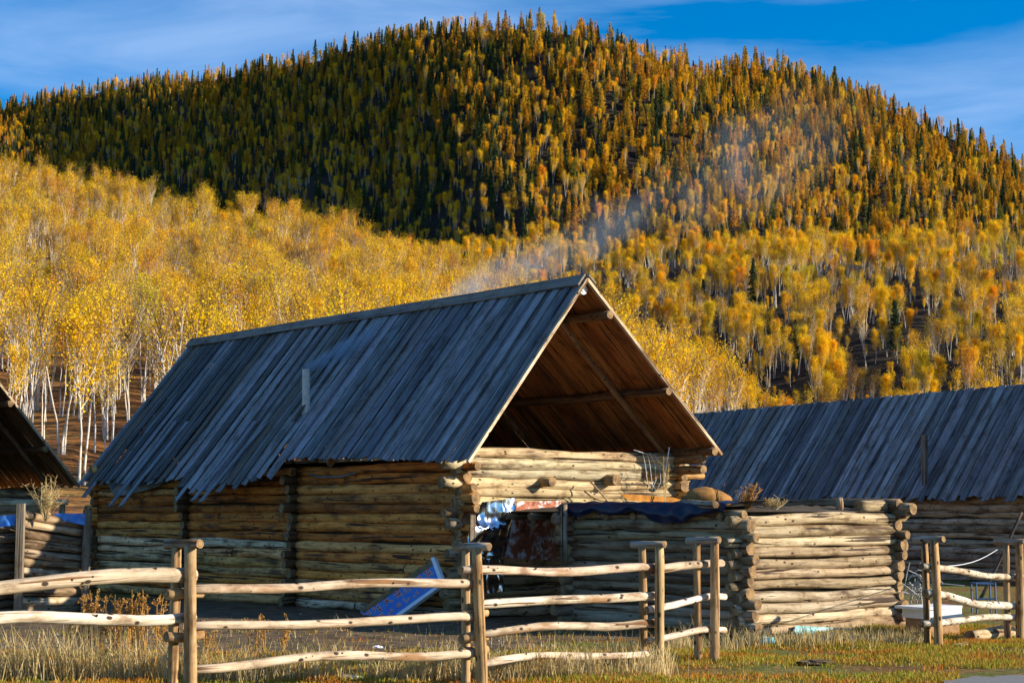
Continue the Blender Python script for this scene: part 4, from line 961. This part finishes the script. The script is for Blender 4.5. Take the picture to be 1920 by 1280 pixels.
# ---------------------------------------------------------------- grass and weeds
M_GRASS = m_leaf('grass', [(0, (.10, .12, .02)), (1, (.10, .12, .02))], .3)
def m_blade(name, stops, patches=False):
    m, n, b = mat(name, .8); g = n.nodes.new('ShaderNodeNewGeometry')
    c = ramp(n, g.outputs['Random Per Island'], stops)
    if patches:
        pz = N(n, 'ShaderNodeTexNoise', Scale=.9, Detail=4.0); n.links.new(coords(n, (1, 1.6, 1), rnd=False), pz.inputs['Vector'])
        c = mixc(n, 1.0, c, ramp(n, pz.outputs['Fac'], [(.36, (1.35, .75, .5)), (.46, (1.25, 1.0, .8)), (.56, (.95, 1.12, .6)), (.64, (1.25, 1.05, .9))]), 'MULTIPLY')
    n.links.new(c, b.inputs['Base Color'])
    t = n.nodes.new('ShaderNodeBsdfTranslucent'); n.links.new(c, t.inputs['Color']); x = n.nodes.new('ShaderNodeMixShader'); x.inputs[0].default_value = .3
    n.links.new(b.outputs[0], x.inputs[1]); n.links.new(t.outputs[0], x.inputs[2]); n.links.new(x.outputs[0], n.nodes['Material Output'].inputs['Surface']); return m
M_TURFB = m_blade('turf_blade', [(0, (.18, .22, .02)), (.3, (.28, .27, .03)), (.55, (.40, .29, .05)), (.8, (.36, .14, .02)), (1, (.50, .38, .13))], True)
M_STRAW = m_blade('straw_blade', [(0, (.52, .39, .17)), (.5, (.62, .49, .24)), (.8, (.48, .28, .07)), (1, (.66, .55, .33))])
def blades(name, pts, material, label):
    V = []; Fs = []
    for p, h, wd in pts:
        a = random.uniform(0, 6.28); s = Vector((math.cos(a), math.sin(a), 0)) * wd; ln = Vector((random.gauss(0, .28), random.gauss(0, .28), 0)) * h
        k = len(V); V += [p - s, p + s, p + ln * .4 + ZV * h * .6 + s * .7, p + ln * .4 + ZV * h * .6 - s * .7, p + ln + ZV * h]; Fs += [(k, k + 1, k + 2, k + 3), (k + 3, k + 2, k + 4)]
    tag(obj(name, V, Fs, material), label, 'grass', kind='stuff')
T = []
while len(T) < 70000:
    x, y = random.uniform(-7.5, 9), random.uniform(13.2, 24)
    px, py = pxof(Vector((x, y, 0)))
    if not (-40 < px < 1960 and py < 1300): continue
    n1 = mnoise.noise((x * .7, y * .7, 0)) + .5 * mnoise.noise((x * 2.3, y * 2.3, 4))
    if px < 1385 and py < 1222 and random.random() < .93: continue
    if px > 1800 and py > 1255: continue
    if random.random() > .55 + n1: continue
    T.append((Vector((x, y, gh(x, y))), random.uniform(.02, .065) * (1 + max(0, n1)), .006))
LT = ([], [])
for k in range(5000):
    x, y = random.uniform(-7.5, 9), random.uniform(13.2, 25); c = Vector((x, y, gh(x, y) + .012)); a = random.uniform(0, 6.28); e = Vector((math.cos(a), math.sin(a), random.uniform(-.15, .15))) * random.uniform(.012, .04); f = Vector((-math.sin(a), math.cos(a), .2)) * random.uniform(.006, .02)
    q = len(LT[0]); LT[0].extend([c - e, c + f, c + e, c - f]); LT[1].append((q, q + 1, q + 2, q + 3))
tag(obj('leaf_litter', LT[0], LT[1], m_blade('litter', [(0, (.30, .12, .03)), (.4, (.12, .07, .04)), (.7, (.45, .34, .18)), (.93, (.20, .13, .08)), (1, (.6, .58, .52))])), 'fallen leaves, chips and straw scattered over the ground', 'litter', kind='stuff')
LT = ([], []); rr_ = random.Random(5)
for k in range(900):
    p = G(rr_.uniform(-30, 1385), rr_.uniform(1150, 1236)); p.z = gh(p.x, p.y) + .01; r_ = rr_.uniform(.008, .035); q = len(LT[0])
    LT[0].extend([p + Vector((rr_.uniform(.6, 1.6) * r_ * x, rr_.uniform(.6, 1.3) * r_ * y, z * r_ * rr_.uniform(.5, 1))) for x, y, z in ((1, 0, 0), (0, 1, 0), (-1, 0, 0), (0, -1, 0), (0, 0, 1.1))])
    LT[1].extend([(q, q + 1, q + 4), (q + 1, q + 2, q + 4), (q + 2, q + 3, q + 4), (q + 3, q, q + 4)])
tag(obj('soil_clods', LT[0], LT[1], m_blade('clod', [(0, (.10, .06, .03)), (.6, (.22, .14, .08)), (.9, (.34, .27, .19)), (1, (.5, .46, .4))])), 'small clods, chips and stones strewn over the yard soil', 'rubble', kind='stuff')
blades('turf_grass', T, M_TURFB, 'short green and rusty turf grass covering the ground before the fence')
T = []
def clump(px, py, n, h, spread):
    c = G(px, py)
    for k in range(n):
        p = c + Vector((random.gauss(0, spread), random.gauss(0, spread * .7), 0)); p.z = gh(p.x, p.y); T.append((p, h * random.uniform(.45, 1.1), .005))
for k in range(270):                                          # along the fence line
    u_ = random.uniform(-30, 1250); c = fpt(u_) if u_ > 0 else fpt(0); px, py = pxof(c)
    clump(u_, min(1275, max(1215, py - random.uniform(0, 45))), random.randint(6, 24), random.uniform(.18, .48) * (1.25 if u_ < 350 else 1), .10)
for k in range(90): clump(random.uniform(-20, 1380), random.uniform(1165, 1225), random.randint(3, 9), random.uniform(.06, .28), .12)
for k in range(120): clump(random.uniform(1395, 1720), random.gauss(1207, 6), random.randint(8, 20), random.uniform(.10, .26), .10)
for k in range(30): clump(random.uniform(1250, 1390), random.uniform(1205, 1222), random.randint(6, 14), random.uniform(.15, .4), .08)
blades('dry_grass', T, M_STRAW, 'pale dry feathery grass along the fence and shed foot')
M_WEED = m_blade('weed', [(0, (.45, .22, .045)), (.5, (.55, .30, .07)), (1, (.34, .15, .035))])
def weed(seed, H):
    r = random.Random(seed); V, Fs = [], []
    for s in range(r.randint(2, 4)):
        x0 = Vector((r.gauss(0, .03), r.gauss(0, .03), -.02)); top = x0 + Vector((r.gauss(0, .07), r.gauss(0, .06), H * r.uniform(.7, 1))); tube(V, Fs, [x0, x0.lerp(top, .5) + Vector((r.gauss(0, .02), 0, 0)), top], [.009, .007, .004], 4, False)
        for k in range(34):
            t = r.uniform(.15, .95); c = x0.lerp(top, t) + Vector((r.gauss(0, .018), r.gauss(0, .018), 0)); leaf(V, Fs, c, r.uniform(.012, .028), r)
        for k in range(7):
            c = x0.lerp(top, r.uniform(.6, 1)); d = c + Vector((r.gauss(0, .035), r.gauss(0, .03), r.uniform(.02, .07))); tube(V, Fs, [c, d], [.004, .003], 3, False)
            for q in range(9): leaf(V, Fs, d + Vector((r.gauss(0, .011), r.gauss(0, .011), r.gauss(0, .010))), .022, r)
    return V, Fs
WM = [mesh('weed', *weed(50 + i, h), M_WEED) for i, h in enumerate((.95, .8, .65, 1.05))]
for i, (px, pt, py) in enumerate(((146, 1128, 1248), (172, 1102, 1250), (195, 1122, 1251), (215, 1130, 1252), (252, 1104, 1250), (288, 1112, 1252), (312, 1130, 1258), (158, 1115, 1250), (185, 1105, 1250), (205, 1110, 1252), (262, 1108, 1250), (240, 1120, 1248), (275, 1105, 1252), (300, 1160, 1262), (325, 1150, 1262), (137, 1165, 1248), (478, 1150, 1262), (500, 1150, 1262), (528, 1148, 1262), (395, 1180, 1268))):
    p = G(px, py); h = atdist(px, pt, p.y).z; me = WM[i % 4]; zz = max(v.co.z for v in me.vertices)
    o = bpy.data.objects.new('dry_weed', me); place(o, Matrix.Translation(p) @ Matrix.Rotation(i * 1.3, 4, 'Z') @ Matrix.Diagonal((.9, .9, h / zz, 1))); tag(o, 'tall rust-brown dry thistle weed ' + ('behind the thick left fence rails' if px < 350 else 'behind the rails just right of the tall left post'), 'weed', 'dry weeds by the left fence')
def shrub(c, H, n, spread, material, label):
    V, Fs = [], []; r = random.Random(int(c.x * 100))
    for k in range(n):
        d = Vector((r.gauss(0, spread), r.gauss(0, spread), H * r.uniform(.5, 1))); m = d * .5 + Vector((r.gauss(0, .03), r.gauss(0, .03), 0)); tube(V, Fs, [Vector((0, 0, -.03)), m, d], [.007, .005, .003], 3, False)
        for q in range(14):
            t = r.uniform(.35, 1); p = d * t; e = p + Vector((r.gauss(0, .05), r.gauss(0, .05), r.uniform(.02, .08))); tube(V, Fs, [p, e], [.004, .003], 3, False)
    tag(obj('dry_shrub', V, Fs, material, None, Matrix.Translation(c)), label, 'shrub')
pc = atdist(85, 975, pd + .1); shrub(pc, (978 - 895) / F_PX * pd, 26, .17, M_STRAW, 'golden dry shrub growing on top of the grey pen wall')
pc = shd(.35, T_R * .16, ZS + .05); shrub(pc, .36, 12, .09, M_WEED, 'rusty dry weed tuft on the shed roof right of the sack')
pc = shd(.3, T_R * .30, ZS + .05); shrub(pc, .16, 14, .11, M_STRAW, 'low straw tuft on the shed roof between the weed and the wood block')
pc = onplane(1246, 940, cab(OH - .6, 0, 0), CU); shrub(pc, .75, 6, .06, M_STRAW, 'thin golden stalks standing at the right end of the gable')

# ---------------------------------------------------------------- smoke drifting from the stove pipe
def smoke():
    A, B = ct.copy(), atdist(1640, 190, ct.y + 6); M = frame(A, B); Lx = (B - A).length; V, Fs = [], []
    tube(V, Fs, [Vector((Lx * t, 0, 0)) for t in (0, .06, .2, .5, .8, 1)], [.10, .32, .6, 1.15, 1.5, 1.6], 14, True)
    m = bpy.data.materials.new('smoke'); m.use_nodes = True; n = m.node_tree; n.nodes.remove(n.nodes['Principled BSDF']); k = n.links.new
    pvn = n.nodes.new('ShaderNodeVolumePrincipled'); pvn.inputs['Color'].default_value = (.74, .84, 1.0, 1); pvn.inputs['Anisotropy'].default_value = .2
    tcn = n.nodes.new('ShaderNodeTexCoord'); sx = n.nodes.new('ShaderNodeSeparateXYZ'); k(tcn.outputs['Object'], sx.inputs[0])
    mr = N(n, 'ShaderNodeMapRange'); mr.inputs['From Max'].default_value = Lx; k(sx.outputs['X'], mr.inputs['Value'])
    def val(stops): return ramp(n, mr.outputs['Result'], [(p, (v, v, v)) for p, v in stops])
    def mth(op, a, b):
        x = N(n, 'ShaderNodeMath', operation=op)
        for i, q in enumerate((a, b)):
            if isinstance(q, (int, float)): x.inputs[i].default_value = q
            else: k(q, x.inputs[i])
        return x.outputs[0]
    wn = N(n, 'ShaderNodeTexNoise', Scale=.55, Detail=2.0); k(tcn.outputs['Object'], wn.inputs['Vector'])      # the axis wanders
    wob = mth('MULTIPLY', mth('SUBTRACT', wn.outputs['Fac'], .5), mth('MULTIPLY', mr.outputs['Result'], 4.5))
    yy = mth('ADD', sx.outputs['Y'], wob); zz = mth('ADD', sx.outputs['Z'], mth('MULTIPLY', wob, .8))
    rad = mth('SQRT', mth('ADD', mth('MULTIPLY', yy, yy), mth('MULTIPLY', zz, zz)), 0)
    R = mth('ADD', mth('MULTIPLY', val([(0, .0), (.1, .24), (.5, .62), (1, 1)]), .95), .09)
    soft = mth('MAXIMUM', mth('SUBTRACT', 1.0, mth('DIVIDE', rad, R)), 0.0); soft = mth('POWER', soft, 1.3)
    nz2 = N(n, 'ShaderNodeTexNoise', Scale=.75, Detail=6.0, Roughness=.62, Distortion=1.0); k(tcn.outputs['Object'], nz2.inputs['Vector'])
    nr = ramp(n, nz2.outputs['Fac'], [(.33, (0, 0, 0)), (.68, (1, 1, 1))])
    d = mth('MULTIPLY', mth('MULTIPLY', soft, nr), mth('MULTIPLY', val([(0, 1), (.05, .6), (.12, .2), (.22, .04), (.4, .009), (.65, .006), (.85, .0035), (1, 0)]), 45.0))
    k(d, pvn.inputs['Density']); k(pvn.outputs[0], n.nodes['Material Output'].inputs['Volume'])
    o = obj('smoke', V, Fs, m, None, M, smooth=True); tag(o, 'thin blue wood smoke drifting from the stove pipe across the hillside', 'smoke', kind='stuff')
smoke()
